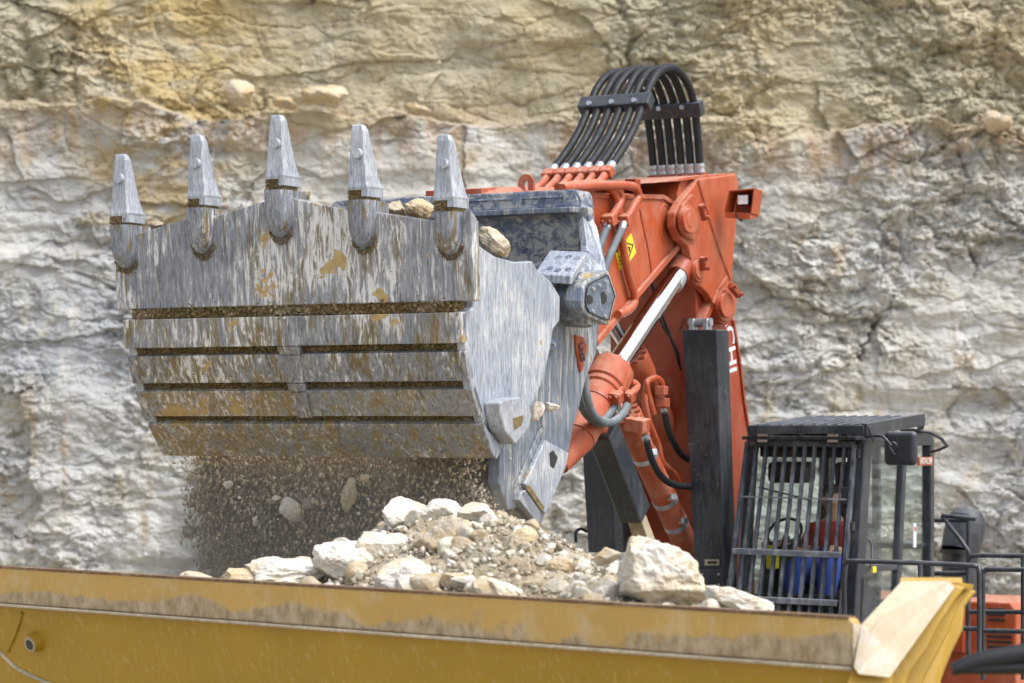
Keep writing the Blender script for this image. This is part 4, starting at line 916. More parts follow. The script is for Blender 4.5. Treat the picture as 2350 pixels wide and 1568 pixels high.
mb = MB(); e = S(1574, 596, .40); mb.cone(e + Vector((-.16, 0, 0)), e + Vector((.05, 0, 0)), .15, .15, 32); mb.steps(e, a - d * -.10, [(0, .13), (.5, .12), (1, .10)], 28); mb.build('rod_eye', 'orange_dk', c1, .006)
mb = MB(); mb.steps(a, a + d * .22, [(0, .092), (.9, .09), (1, .087)], 32); mb.build('rod_collar', 'zinc', c1)
mb = MB(); q = f - d * .25; 
for t in (.42,): 
    q = h + d * t; mb.cone(q, q + d * .03, .162, .162, 36)
mb.build('clamp_strap', 'orange_dk', c1)
c2, a, h, f, d = cyl('x', (1396, 728), (1452, 815), (1575, 1085), .06, .06, .108, 'orange cylinder behind the nearer one, short rod showing')
c3, a, h, f, d = cyl('x', (1350, 800), (1436, 950), (1612, 1335), .20, .06, .108, 'orange cylinder with steel clamps leading down to the boom foot')
for t in (.47, 1.02, 1.32):
    q = h + d * t; mb = MB(); mb.cone(q, q + d * .05, .112, .112, 32); mb.bar(q + Vector((.08, -.06, 0)), q + Vector((.15, -.10, .01)), .06, .05); mb.build('clamp_strap', 'zinc', c3, .004)
q = S(1462, 975, .34); mb = MB(); mb.box(-.09, .09, -.07, .07, -.055, .055); o = mb.build('valve_block', 'orange_dusty', c3, .01); o.location = q; o.rotation_euler = (.15, .15, 0)
# ports and clamps of the near cylinder
for (x, y, x2, y2) in ((1440, 852, 1418, 905), (1462, 885, 1440, 915)):
    pp = MB(); pp.tube([S(x - 14, y - 8, .55), S(x, y, .58), S((x + x2) / 2 + 2, (y + y2) / 2, .58), S(x2, y2, .58)], .030, 12, 4); pp.build('port_pipe', 'orange_dusty', c1)
for (x, y) in ((1414, 912), (1442, 910)):
    q = S(x, y, .60); mb = MB(); mb.box(-.05, .05, -.045, .045, -.045, .045); o = mb.build('port_flange', 'orange', c1, .01); o.location = q; o.rotation_euler = (.4, .2, 0)
    for dx in (-.028, .028): MB().cone(q + Vector((dx, -.04, 0)), q + Vector((dx, -.075, -.012)), .017, .017, 10).build('flange_bolt', 'orange_dk', c1)
def hose(pl, x, r, mat='hosegrey', name='hydraulic_hose', lab=None):
    return part(MB().tube([S(a, b, x) for a, b in pl], r, 14, 7), name, mat, 0, None, lab)
hose([(1342, 860), (1345, 900), (1358, 945), (1378, 966), (1402, 970), (1425, 955), (1440, 930)], .66, .033, lab='grey hose looping below the cylinder ports')
hose([(1325, 880), (1332, 925), (1350, 955), (1375, 972), (1395, 955), (1411, 930)], .58, .033, lab='grey hose looping behind the nearer loop')
pipe([(1360, 975), (1382, 990), (1396, 980), (1404, 968)], .52, .03, 'orange', 'pressure_pipe', boom)
# inner pipes and black hoses
pipe([(1500, 950), (1487, 905), (1484, 880), (1492, 872), (1506, 868), (1518, 878), (1522, 905)], .22, .027, 'orange', 'pressure_pipe', boom)
pipe([(1484, 880), (1480, 920), (1490, 970), (1510, 1020), (1520, 1060), (1545, 1085), (1556, 1105)], .20, .027, 'orange', 'pressure_pipe', boom)
for (x, y) in ((1518, 897), (1522, 925)):
    q = S(x, y, .24); o = part(MB().box(q.x - .045, q.x + .045, q.y - .045, q.y + .045, q.z - .04, q.z + .04), 'hose_flange', 'orange_dusty', .01, boom)
hose([(1523, 935), (1526, 952)], .24, .030, 'zinc', 'hose_ferrule'); hose([(1525, 948), (1533, 985), (1548, 1020), (1566, 1045), (1590, 1060)], .26, .029, 'hose', lab='black hose curving behind the tall guard')
hose([(1480, 1000), (1485, 1016)], .40, .032, 'zinc', 'hose_ferrule'); hose([(1484, 1012), (1494, 1050), (1515, 1090), (1545, 1112), (1592, 1118)], .42, .030, 'hose', lab='lower black hose curving behind the tall guard')
# boom foot bosses glimpsed behind the guards
q = S(1580, 1110, .1); part(MB().steps(q, q + Vector((.32, 0, 0)), [(0, .22), (.7, .22), (.72, .17), (1, .17)], 32), 'foot_boss', 'orange_dk', .006, boom)

# ---- black guards over the boom cylinders
def beam4(tl, tr_, bl, br, depth, name, mat, ch=.05, bev=.006, lab=None):
    """guard: folded plate with chamfered right edge; corners of the front face top/bottom"""
    mb = MB(); c = []
    for l, r in ((tl, tr_), (bl, br)):
        l, r = Vector(l), Vector(r)
        c.append([l, r, r + Vector((ch, ch * .9, 0)), r + Vector((ch, depth, 0)), l + Vector((0, depth, 0))])
    n = 5; vs = c[0] + c[1]; fs = [tuple(range(n)), tuple(range(2 * n - 1, n - 1, -1))] + [(i, i + n, (i + 1) % n + n, (i + 1) % n) for i in range(n)]
    mb.add(vs, fs); return part(mb, name, mat, bev, None, lab)
yg = 5.45
g = beam4(F(1565, 757, yg), F(1643, 757, yg), F(1598, 1352, yg + .05), F(1662, 1352, yg + .05), .15, 'cylinder_guard', 'black', .05, lab='tall black guard right of the boom')
pl = MB(); a, b, c, d = F(1600, 1308, yg + .03), F(1660, 1308, yg + .03), F(1662, 1350, yg + .03), F(1600, 1350, yg + .03); pl.prism([a, b, c, d], (0, -.012, 0)); pl.build('joint_plate', 'black', g, .004)
for (x, y) in ((1612, 1318), (1650, 1318), (1612, 1342), (1650, 1342)):
    q = F(x, y, yg + .018); MB().cone(q, q + Vector((0, -.012, 0)), .010, .010, 10).build('bolt', 'zinc', g)
pl = MB(); a, b, c, d = F(1618, 1284, yg + .035), F(1651, 1284, yg + .035), F(1651, 1298, yg + .035), F(1618, 1298, yg + .035); pl.prism([a, b, c, d], (0, -.006, 0)); pl.build('maker_plate', 'ledge', g)
pl = MB(); pl.prism([F(1624, 1288, yg + .028), F(1645, 1288, yg + .028), F(1645, 1294, yg + .028), F(1624, 1294, yg + .028)], (0, -.004, 0)); pl.build('plate_print', 'ink', g)
cl = MB(); e = F(1606, 745, yg + .15)
for dx in (-.06, .07): cl.box(e.x + dx - .02, e.x + dx + .02, e.y - .05, e.y + .05, e.z - .06, e.z + .05)
cl.cone(e + Vector((-.1, 0, .02)), e + Vector((.11, 0, .02)), .035, .035, 16); cl.build('clevis', 'zinc', g, .004)
lk = MB(); lk.bar(e, S(1640, 660, .45), .07, .1, (1, 0, 0)); part(lk, 'link_arm', 'orange_dk', .01)
pb = MB(); q = S(1645, 705, .42); pb.cone(q, q + Vector((-.8, 0, 0)), .15, .15, 32); part(pb, 'pin_tube', 'orange_dk', .01)
g = beam4(F(1331, 940, yg), F(1392, 940, yg), F(1350, 1268, yg), F(1412, 1268, yg), .2, 'cylinder_guard', 'black', .06, lab='black guard left of the boom')
a, b = S(1383, 985, .50), S(1458, 1182, .50)
sg = MB(); sg.bar(a, b, .20, .22, (0, 1, 0)); g = part(sg, 'cylinder_guard', 'black', .02, None, 'short slanting black guard')
t = (b - a).normalized()
pt = MB(); pt.bar(a + (b - a) * .88 + Vector((0, -.115, 0)), a + (b - a) * 1.02 + Vector((0, -.115, 0)), .19, .012, (0, 1, 0)); pt.build('joint_plate', 'black', g, .003)
for u_ in (.9, .99):
    for w_ in (-.06, .06):
        q = a + (b - a) * u_ + Vector((w_, -.125, 0)); MB().cone(q, q + Vector((0, -.01, 0)), .010, .010, 10).build('bolt', 'zinc', g)
q = a + (b - a) * .82 + Vector((0, -.114, 0)); mb = MB(); mb.box(q.x - .055, q.x + .055, q.y - .004, q.y, q.z - .02, q.z + .02); mb.build('maker_plate', 'ledge', g)
mb = MB(); mb.box(q.x - .035, q.x + .035, q.y - .006, q.y - .004, q.z - .008, q.z + .008); mb.build('plate_print', 'ink', g)
ft = MB(); ft.bar(b - t * .02, b + t * .35, .13, .1, (0, 1, 0)); ft.build('slide_rail', 'ledge', g, .004)
lp_ = MB(); lp_.tube([S(x, y, -.3) for x, y in ((1322, 1245), (1322, 1222), (1333, 1214), (1346, 1220))], .014, 8); part(lp_, 'cable', 'hose', 0)

# ---- cab
CL, CR, CF, CB = .95, 1.92, 5.62, 7.25
zc1, zc0 = 5.82, 4.0
cb = MB()
RF = .30   # how much further forward the front sill stands
FLt, FRt, FLb, FRb = Vector((CL, CF, zc1)), Vector((CR, CF, zc1)), Vector((CL, CF - .24, zc0 + .3)), Vector((CR, CF - .24, zc0 + .3))
BLt, BRt, BLb, BRb = Vector((CL, CB, zc1)), Vector((CR, CB, zc1)), Vector((CL, CB, zc0 + .3)), Vector((CR, CB, zc0 + .3))
for a, b, w in ((FLt, FLb, .09), (FRt, FRb, .16), (BLt, BLb, .10), (BRt, BRb, .09)): cb.bar(a, b, w, w, (0, 1, 0))
for a, b, w in ((FLt, FRt, .14), (FRt, BRt, .12), (BRt, BLt, .12), (BLt, FLt, .12), (FLb, FRb, .16), (FRb, BRb, .16), (BRb, BLb, .16), (BLb, FLb, .16)): cb.bar(a, b, w * .8, w)
cb.box(CL, CR, CF, CB, zc1, zc1 + .06); cb.box(CL, CR, CF - .3, CB, zc0, zc0 + .32)
cb.bar(BLt.lerp(BRt, .5), BLb.lerp(BRb, .5), .07, .07, (0, 1, 0)); cb.bar(BLt.lerp(BLb, .62), BRt.lerp(BRb, .62), .5, .05)
mid0 = Vector((CR, 6.62, zc1)); mid1 = Vector((CR, 6.42, zc0 + .3)); cb.bar(mid0, mid1, .07, .08, (0, 1, 0))
sl0 = FRt.lerp(FRb, .70); cb.bar(sl0 + Vector((0, 0, 0)), Vector((CR, 6.45, sl0.z - .03)), .05, .06)
cab = part(cb, 'cab', 'cabblack', .015)
def pane(p, name='window'): 
    mb = MB(); p = [Vector(q) for q in p]; n = (p[1] - p[0]).cross(p[3] - p[0]).normalized() * .006; mb.prism(p, n); return mb.build(name, 'glass', cab)
pane([FLt, FRt, FRb, FLb], 'windscreen')
pane([FRt, mid0, mid1, FRb]); pane([mid0, BRt, BRb, mid1]); pane([BLt, BRt, BRt.lerp(BRb, .5), BLt.lerp(BLb, .5)])
pane([FLt, BLt, BLb, FLb])
# window guard of flat bars
GT0, GT1 = F(1716, 1016, CF - .12), F(1962, 1020, CF - .12); GB0, GB1 = F(1668, 1405, CF - .42), F(1930, 1418, CF - .42)
gd = MB()
for k in range(12):
    t = k / 11; a = GT0.lerp(GT1, t); b = GB0.lerp(GB1, t); gd.bar(a, b, .030 if k in (0, 11) else .022, .05 if k not in (0, 11) else .06, (0, 1, 0))
gd.bar(GT0, GT1, .04, .05)
rowp = lambda t: (GT0.lerp(GB0, t) + Vector((.0, -.03, 0)), GT1.lerp(GB1, t) + Vector((-.03, -.03, 0)))
a, b = rowp(.32); MB().bar(a, b, .012, .012).build('guard_rail', 'guardledge', cab)
for t in (.63, .905): a, b = rowp(t); MB().bar(a, b, .05, .016).bar(a + Vector((0, -.02, -.02)), b + Vector((0, -.02, -.02)), .012, .04).build('guard_rail', 'guardledge', cab, .002)
gd.build('window_guard', 'guardbar', cab, .003)
for t, sd in ((.08, 1), (.5, 1), (.55, 0), (.86, 0)):
    p = (GT1.lerp(GB1, t) if sd else GT0.lerp(GB0, t)) + Vector((.03 if sd else -.02, .03, 0)); MB().cone(p, p + Vector((0, 0, .07)), .02, .02, 10).build('guard_hinge', 'cabblack', cab)
for k in range(1): p = GT1.lerp(GB1, .30 + .14 * k) + Vector((-.05, -.02, 0)); MB().box(p.x - .03, p.x + .03, p.y, p.y + .03, p.z - .07, p.z + .07).build('guard_hinge', 'cabblack', cab, .003)
# roof guard with slats
rg0, rg1 = F(1722, 986, CF - .30), F(1984, 986, CF - .30); zg = rg0.z
rf = MB(); x0, x1 = rg0.x, rg1.x
rf.bar((x0, CF - .30, zg), (x1, CF - .30, zg), .05, .07)
yb_ = CF + .95; zg2 = CAMZ - .012
rf.bar((x0, CF - .3, zg), (x0 + .02, yb_, zg2), .05, .07); rf.bar((x1, CF - .3, zg), (x1 + .04, yb_, zg2), .05, .10); rf.bar((x0, yb_, zg2), (x1 + .04, yb_, zg2), .05, .06)
rf.bar((x1 + .04, yb_, zg2), (CR + .03, 6.95, zc1 + .07), .05, .05); rf.bar((x0 + .04, yb_, zg2), (x0 + .02, CB + .1, zc1 + .06), .05, .05)
for k in range(1, 10):
    t = k / 10; xa = x0 + (x1 - x0) * t; MB().bar((xa - .04, CF - .28, zg + .034), (xa + .04, yb_, zg2 + .03), .026, .02).build('roof_slat', 'guardbar', cab, .003)
rf.prism([Vector((x1 + .02, CF - .30, zg + .03)), Vector((x1 + .03, CF - .2, zg - .10)), Vector((x1 + .03, CF + .05, zc1)), Vector((x1 + .03, CF + .3, zg + .05))], (.012, 0, 0))
for xk in (x0 + .1, x0 + .38, x1 - .22, x1): rf.bar((xk, CF - .22, zg - .02), (xk + .03, CF - .06, zc1), .03, .03)
rf.build('roof_guard', 'cabblack', cab, .004)
vis = MB(); vis.bar((CL, CF - .13, zc1 + .015), (CR + .05, CF - .13, zc1 + .015), .2, .03); vis.bar((CL + .3, CF - .05, zc1 + .08), (CR - .1, CF - .05, zc1 + .08), .08, .06); vis.build('roof_visor', 'cabblack', cab, .006)
for px in (1750, 1911):
    q = F(px, 1004, CF - .22); mb = MB(); mb.box(q.x - .052, q.x + .052, q.y, q.y + .07, q.z - .045, q.z + .045); wl_ = mb.build('work_light', 'cabblack', cab, .012)
    mb = MB(); mb.box(q.x - .045, q.x + .045, q.y - .008, q.y, q.z - .040, q.z + .042); mb.build('lens', 'lampwarm', cab, .012)
# mirror and its arm, side furniture
q = F(2067, 1029, 5.45); mb = MB(); mb.box(q.x - .14, q.x + .14, q.y - .035, q.y + .05, q.z - .14, q.z + .14); mi = mb.build('mirror', 'cabblack', cab, .05)
mi.modifiers['bevel'].segments = 5
mb = MB(); mb.cone(q + Vector((-.05, -.035, .01)), q + Vector((-.05, -.06, .01)), .045, .04, 16); mb.bar(q + Vector((-.1, -.06, .03)), q + Vector((-.03, -.07, -.06)), .03, .03); mb.tube([q + Vector((-.06, -.06, .02)), q + Vector((-.12, -.07, .09)), q + Vector((-.2, -.02, .10)), q + Vector((-.32, .05, .09))], .012, 10); mb.build('mirror_arm', 'cabblack', cab)
mb = MB(); mb.tube([Vector((CR + .02, 6.5, zc1 + .08)), Vector((CR + .25, 6.6, zc1 + .06)), Vector((CR + .3, 6.9, zc1 - .06)), Vector((CR + .06, 7.1, zc1 - .12))], .014, 10, 2); mb.build('roof_rail', 'cabblack', cab)
mb = MB(); mb.box(CR + .045, CR + .06, 6.85, 7.2, 5.585, 5.66); bs = mb.build('brand_strip', 'orange', cab, .003)
text_mesh('HITACHI', .075, 'lettering', 'whitepaint', cab, Vector((CR + .064, 6.87, 5.60)), (0, 1, 0), (0, 0, 1), .001)
mb = MB(); mb.tube([Vector((CR + .06, CF + .02, 5.0)), Vector((CR + .09, CF + .03, 4.95)), Vector((CR + .09, CF, 4.75)), Vector((CR + .06, CF - .02, 4.7))], .010, 8, 2); mb.build('door_handle', 'guardbar', cab)
mb = MB(); mb.box(CR + .045, CR + .055, 6.74, 6.80, 4.88, 5.09); mb.build('notice', 'lamp', cab)
mb = MB(); mb.box(CR + .047, CR + .0585, 6.755, 6.785, 5.02, 5.06); mb.build('notice_print', 'red', cab)
mb = MB(); mb.box(CR + .03, CR + .05, 5.78, 5.86, 4.71, 4.76); mb.build('yellow_tag', 'sticker', cab)
mb = MB(); mb.prism([Vector((CR + .05, CF - .2, 4.72)), Vector((CR + .05, CF + .15, 4.55)), Vector((CR + .05, CF + .2, 4.1)), Vector((CR + .05, CF - .25, 4.1))], (.03, 0, 0)); mb.build('lower_side_panel', 'cabblack', cab, .01)
# wipers, pillars and instruments inside
mb = MB(); mb.bar((CR - .22, CF - .05, 5.72), (CR - .24, CF - .12, 4.9), .02, .02); mb.bar((CL + .1, CF - .1, 5.42), (CL + .55, CF - .1, 5.32), .012, .012); mb.build('wiper', 'ink', cab)
mb = MB()
mb.box(CL + .42, CL + .60, CB - .85, CB - .7, 4.5, 5.62); mb.build('inner_pillar', 'seat', cab, .03)
mb = MB(); mb.box(1.28, 1.66, 6.50, 6.64, 4.5, 5.10); mb.box(1.26, 1.68, 6.0, 6.5, 4.38, 4.54); mb.build('seat', 'seat', cab, .05)
mb = MB(); mb.tube([Vector((1.12, 5.78, 4.3)), Vector((1.13, 5.82, 4.8)), Vector((1.16, 5.86, 5.0))], .03, 10); mb.tube([Vector((1.14 + .15 * math.cos(k * math.pi / 8), 5.86 + .10 * math.sin(k * math.pi / 8), 5.02 + .12 * math.sin(k * math.pi / 8))) for k in range(17)], .014, 8, 2); mb.build('steering_wheel', 'ink', cab)
mb = MB(); mb.box(CL + .08, CL + .40, CF + .1, CF + .45, 5.45, 5.63); mb.build('monitor', 'ink', cab, .04)
mb = MB(); mb.box(CL + .05, CR - .05, CF - .1, CF + .05, 4.3, 4.52); mb.box(CL + .03, CL + .1, CF + .1, CB - .1, 4.3, 4.95); mb.box(CL + .05, CR - .05, CF + .02, CF + .5, zc1 - .15, zc1 - .03); mb.build('interior_trim', 'ink', cab, .02)
mb = MB(); mb.box(1.10, 1.26, 5.98, 6.4, 4.4, 4.76); mb.cone((1.18, 6.03, 4.76), (1.17, 5.98, 4.92), .018, .026, 12); mb.build('control_console', 'ink', cab, .02)
mb = MB(); mb.box(1.02, 1.12, 5.72, 5.8, 4.72, 4.92); mb.build('yellow_box', 'sticker', cab, .01)

# ---- house, deck, rails, exhaust (beyond the cab)
hs = MB(); hs.box(-1.9, 2.2, CB + .2, 12.6, 2.3, 3.0); hs.box(-1.7, .9, CB - 2.2, CB + .3, 2.2, 3.2); part(hs, 'deck', 'cabblack', .02)
en = MB(); pE = F(2180, 1378, 9.0); pE2 = F(2333, 1384, 9.0)
en.prism([(pE.x - 1.5, 9.0, 2.6), (pE.x - 1.5, 9.0, pE.z), (pE2.x - .06, 9.0, pE.z), (pE2.x, 9.0, pE.z - .08), (pE2.x, 9.0, 2.6)], (0, 1.0, 0)); eh = part(en, 'engine_housing', 'orange', .02)
for j in range(5):
    z_ = F(2300, 1448 + j * 12, 9).z; mb = MB(); a, b = F(2266, 1450, 8.99).x, F(2322, 1450, 8.99).x; mb.box(a, b, 8.985, 9.0, z_ - .016, z_ + .004); mb.build('louvre', 'ink', eh)
for j in range(3):
    z_ = F(2300, 1398 + j * 12, 9).z; mb = MB(); a, b = F(2268, 1400, 8.99).x, F(2306, 1400, 8.99).x; mb.box(a, b, 8.985, 9.0, z_ - .014, z_ + .004); mb.build('louvre', 'ink', eh)
mb = MB(); a = F(2182, 1376, 8.9); b = F(2215, 1500, 8.9); mb.box(a.x, b.x - .02, 8.9, 9.0, b.z, a.z + .01); mb.build('housing_door', 'orange_dk', eh, .01)
ct = MB(); ct.box(-1.7, 2.0, 12.4, 13.6, 2.2, 3.9); part(ct, 'counterweight', 'orange', .06)
ex = MB(); yx = 9.6
pts = [F(2203, 1420, yx), F(2203, 1330, yx), F(2203, 1265, yx), F(2209, 1225, yx + .05), F(2219, 1195, yx + .1)]
ex.tube(pts[:3], .175, 28, 3)
e0, e1 = pts[2], pts[4]; dd_ = (e1 - e0).normalized()
ex.steps(e0, e1 + dd_ * .14, [(0, .185), (.35, .198), (.6, .196), (.75, .18), (.87, .145), (.95, .09), (1, .03)], 28)
exo = part(ex, 'exhaust_stack', 'cabblack', 0)
mb = MB(); mb.cone(pts[2] + Vector((0, 0, -.02)), pts[2] + Vector((0, 0, .02)), .196, .196, 28); mb.build('band_clamp', 'ink', exo)
# handrails
def rail(pl, name='handrail', r=.020):
    mb = MB()
    for P_ in pl: mb.tube([F(x, y, yy) for x, y, yy in P_], r, 12, 3 if len(P_) > 2 else 1)
    return part(mb, name, 'cabblack', 0)
yr = 5.2
rail([[(1938, 1420, yr), (1938, 1306, yr), (1942, 1293, yr), (1960, 1288, yr), (2100, 1292, yr + .1), (2232, 1298, yr + .2), (2243, 1303, yr + .2), (2247, 1318, yr + .2), (2247, 1530, yr + .2)], [(2112, 1293, yr + .1), (2112, 1420, yr + .1)]])
rail([[(2118, 1194, 8.0), (2225, 1194, 8.0)], [(2118, 1316, 8.0), (2220, 1316, 8.0)], [(2222, 1194, 8), (2222, 1530, 8)]], r=.022)
rail([[(2240, 1192, 6.6), (2170, 1184, 6.6), (2168, 1192, 6.6), (2220, 1262, 6.6), (2222, 1300, 6.6), (2222, 1540, 6.6)], [(2180, 1303, 6.6), (2222, 1303, 6.6)]], r=.020)
rail([[(2222, 1310, 6.6), (2226, 1284, 6.6), (2245, 1275, 6.6), (2350, 1276, 6.6), (2480, 1270, 6.6)], [(2348, 1276, 6.6), (2348, 1560, 6.6)], [(2222, 1404, 6.6), (2480, 1406, 6.6)]])
rail([[(2256, 1560, 5.6), (2256, 1330, 5.6), (2262, 1312, 5.6), (2280, 1307, 5.6), (2480, 1310, 5.6)], [(2258, 1448, 5.6), (2480, 1452, 5.6)], [(2180, 1442, 5.6), (2248, 1444, 5.6)]])
pf = MB(); pf.box(1.0, 4.4, 5.0, 9.0, 2.3, 2.9); part(pf, 'platform', 'cabblack', .02)
# undercarriage
for sx_ in (-1.7, 1.2):
    tk = MB(); pr_ = []
    for k in range(24):
        a = 2 * math.pi * k / 24; pr_.append((sx_, 9.2 + (2.4 if math.cos(a) > 0 else -2.4) + .55 * math.cos(a), .60 + .55 * math.sin(a)))
    tk.prism(pr_, (.7, 0, 0)); part(tk, 'crawler_track', 'ink', .03)
cf = MB(); cf.box(-1.1, 1.3, 7.6, 10.8, .9, 1.9); cf.cone((0, 9.2, 1.8), (0, 9.2, 2.35), 1.2, 1.2, 40); part(cf, 'undercarriage', 'cabblack', .03)

# ============================================================ OPERATOR
def skin_body(name, chains, mat, parent=None, sub=2):
    """chains: list of lists of (point, radius); later chains may start at an existing point"""
    bm = bmesh.new(); pts = {}; rad = []
    def gv(p):
        k = tuple(round(c, 4) for c in p)
        if k not in pts: pts[k] = bm.verts.new(p)
        return pts[k]
    R = {}
    for ch in chains:
        prev = None
        for p, r in ch:
            v = gv(p); R[tuple(round(c, 4) for c in p)] = r
            if prev is not None and prev is not v and not bm.edges.get((prev, v)): bm.edges.new((prev, v))
            prev = v
    bm.verts.index_update(); order = {v.index: k for k, v in pts.items()}
    me = bpy.data.meshes.new(name); bm.to_mesh(me); bm.free(); me.materials.append(M[mat])
    o = bpy.data.objects.new(name, me); COL.objects.link(o)
    md = o.modifiers.new('skin', 'SKIN'); md.use_smooth_shade = True
    if not me.skin_vertices: me.skin_vertices.new()
    for i, sv in enumerate(me.skin_vertices[0].data):
        r = R[order[i]]; sv.radius = (r, r) if not isinstance(r, tuple) else r; sv.use_root = (i == 0)
    s = o.modifiers.new('sub', 'SUBSURF'); s.levels = sub; s.render_levels = sub
    if parent: o.parent = parent
    return o
per = empty('person', m2w((1.40, 6.22, 4.60)), -TH)
tag(per, 'seated operator in red shirt and blue overalls gripping a lever behind the cab guard', 'person')
pc = Vector((0, 0, 0))
hip, chest, neck, head = (0, .12, .12), (0, .12, .40), (0, .10, .56), (0, .07, .70)
hd_ = [((0, .12, .10), .13), ((0, .13, .26), .14), ((0, .12, .42), .15), ((0, .10, .54), .065), ((0, .085, .60), .058), ((0, .07, .66), .078), ((0, .065, .73), .092), ((0, .07, .79), .068)]
def hand(w, d, side):
    d = Vector(d).normalized(); w = Vector(w); up = Vector((0, 0, 1)); lat = d.cross(up).normalized() * side
    ch = []; palm = w + d * .05
    ch.append([(tuple(w), .027), (tuple(palm), .032)])
    for j, ln in enumerate((.07, .078, .072, .055)):
        a = palm + lat * (.027 - .018 * j) + d * .015; b = a + d * ln * .5 + Vector((0, 0, -.008)); c = b + d * ln * .25 + Vector((0, 0, -.03))
        ch.append([(tuple(palm), .032), (tuple(a), .010), (tuple(b), .009), (tuple(c), .008)])
    th = w + lat * .03 + d * .02; ch.append([(tuple(w), .027), (tuple(th), .012), (tuple(th + lat * .015 + d * .03), .010), (tuple(th + lat * .01 + d * .055 + Vector((0, 0, -.015))), .008)])
    return ch
wr1, wr2 = (-.31, -.27, .33), (.14, -.24, .30)
arms = [[((0, .12, .42), .15), ((-.19, .10, .42), .072), ((-.25, .03, .22), .05), (wr1, .030)], [((0, .12, .42), .15), ((.19, .10, .42), .072), ((.24, .04, .20), .05), (wr2, .030)]]
legs = [[((0, .12, .10), .13), ((-.10, .02, .06), .095), ((-.13, -.36, .10), .068), ((-.13, -.42, -.26), .045), ((-.13, -.54, -.28), .04)], [((0, .12, .10), .13), ((.10, .02, .06), .095), ((.14, -.36, .10), .068), ((.14, -.42, -.26), .045), ((.14, -.54, -.28), .04)]]
face = [[((0, .065, .73), .092), ((0, -.035, .715), .018)], [((0, .065, .73), .092), ((-.088, .075, .72), .018)], [((0, .065, .73), .092), ((.088, .075, .72), .018)]]
skin_body('person_body', [hd_] + arms + legs + hand(wr1, (.1, -1, -.1), 1) + hand(wr2, (-.1, -1, -.1), -1) + face, 'skin', per)
skin_body('shirt', [[((0, .12, .12), .145), ((0, .13, .26), .155), ((0, .12, .42), .166), ((0, .105, .53), .085)], [((0, .12, .42), .166), ((-.19, .10, .425), .088), ((-.235, .055, .28), .070)], [((0, .12, .42), .166), ((.19, .10, .425), .088), ((.225, .06, .27), .070)]], 'red', per)
skin_body('overalls', [[((0, .115, .10), .155), ((0, .115, .22), .168), ((0, .10, .34), .160)], [((0, .115, .10), .155), ((-.10, .02, .08), .14), ((-.17, -.38, .13), .125), ((-.14, -.42, -.12), .075), ((-.14, -.46, -.26), .07)], [((0, .115, .10), .155), ((.10, .02, .08), .14), ((.14, -.36, .13), .12), ((.14, -.42, -.12), .075), ((.14, -.46, -.26), .07)]], 'blue', per)
hr = MB(); hr.cone((0, .075, .80), (0, .075, .835), .096, .06, 20); hr.cone((0, .075, .76), (0, .075, .80), .103, .096, 20); hr.build('cap', 'seat', per, .01)
bt = MB(); bt.box(-.19, -.09, -.62, -.42, -.34, -.25); bt.box(.09, .19, -.62, -.42, -.34, -.25); bt.build('boots', 'ink', per, .02)
fc = MB()
for sx_ in (-.034, .034): fc.cone((sx_, -.018, .742), (sx_, -.030, .742), .012, .008, 8)
fc.box(-.025, .025, -.022, -.012, .672, .68); fc.build('face_features', 'hair', per)

# ============================================================ FALLING LOAD
def bk_(px, py, y): return m2w(F(px, py, y))
n = 210000
r1 = rng.random(n); xx = rng.uniform(-1.30, 1.22, n); yy = rng.uniform(.55, 1.45, n)
zt_f = CAMZ - .16; zb_f = CAMZ - 1.2
zf = zt_f - (zt_f - zb_f) * rng.random(n) ** .95
wob = .34 * fbm(zf * 3.2, yy * 2 + 2 * np.sign(xx), 5, 400, .6)
keepm = (np.abs(xx + .04) < 1.24 + wob * (.3 + (zt_f - zf)) - .30 * rng.random(n) ** 2.5 + .16 * rng.random(n) ** 3 * (zt_f - zf)) & (rng.random(n) < np.clip(1.05 - .32 * (zt_f - zf) + 1.6 * fbm(xx * 2.6 + 3, zf * .9 + yy * 1.5, 5, 410, .6), .10, 1))
xx, yy, zf = xx[keepm], yy[keepm], zf[keepm]
Cs = np.stack([OX + (xx - 1.45) * C_ + yy * S_, OY - (xx - 1.45) * S_ + yy * C_, zf], -1)
sz = .0045 + .022 * rng.random(len(zf)) ** 7
gm_ = dirt('falling_soil', (.42, .325, .215), (.56, .45, .31), (.72, .64, .51), 9, .01)
tag(chips('falling_gravel', Cs, sz * 1.5, gm_, stretch=(1, 1, 1.8), seed=9), 'curtain of brown gravel and soil pouring out of the open bucket', 'falling gravel', None, 'stuff')
def dustmat():
    m = bpy.data.materials.new('airborne_dust'); m.use_nodes = True; t = m.node_tree; t.nodes.clear()
    o = N(t, 'OutputMaterial'); v = N(t, 'VolumePrincipled'); v.inputs['Color'].default_value = (.90, .80, .66, 1); v.inputs['Density'].default_value = 1.5; v.inputs['Anisotropy'].default_value = .1
    L(t, v.outputs[0], o.inputs['Volume']); return m
du = MB(); ring_ = []
for (z_, a, b, c, d) in ((CAMZ - .10, -1.2, 1.15, .6, 1.3), (CAMZ - .5, -1.45, 1.3, .4, 1.5), (CAMZ - 1.25, -1.6, 1.3, .2, 1.7)):
    ring_.append([m2w((x, y, z_)) for x, y in ((a, c + .2), (a + .3, c), (b - .3, c), (b, c + .2), (b, d - .2), (b - .3, d), (a + .3, d), (a, d - .2))])
vs = [p for q in ring_ for p in q]
fs = [tuple(range(7, -1, -1)), tuple(range(16, 24))] + [(i * 8 + k, i * 8 + (k + 1) % 8, (i + 1) * 8 + (k + 1) % 8, (i + 1) * 8 + k) for i in range(2) for k in range(8)]
du.add(vs, fs); tag(du.build('dust_cloud', dustmat()), 'thin tan dust hanging around the falling soil under the bucket', 'dust', None, 'stuff')
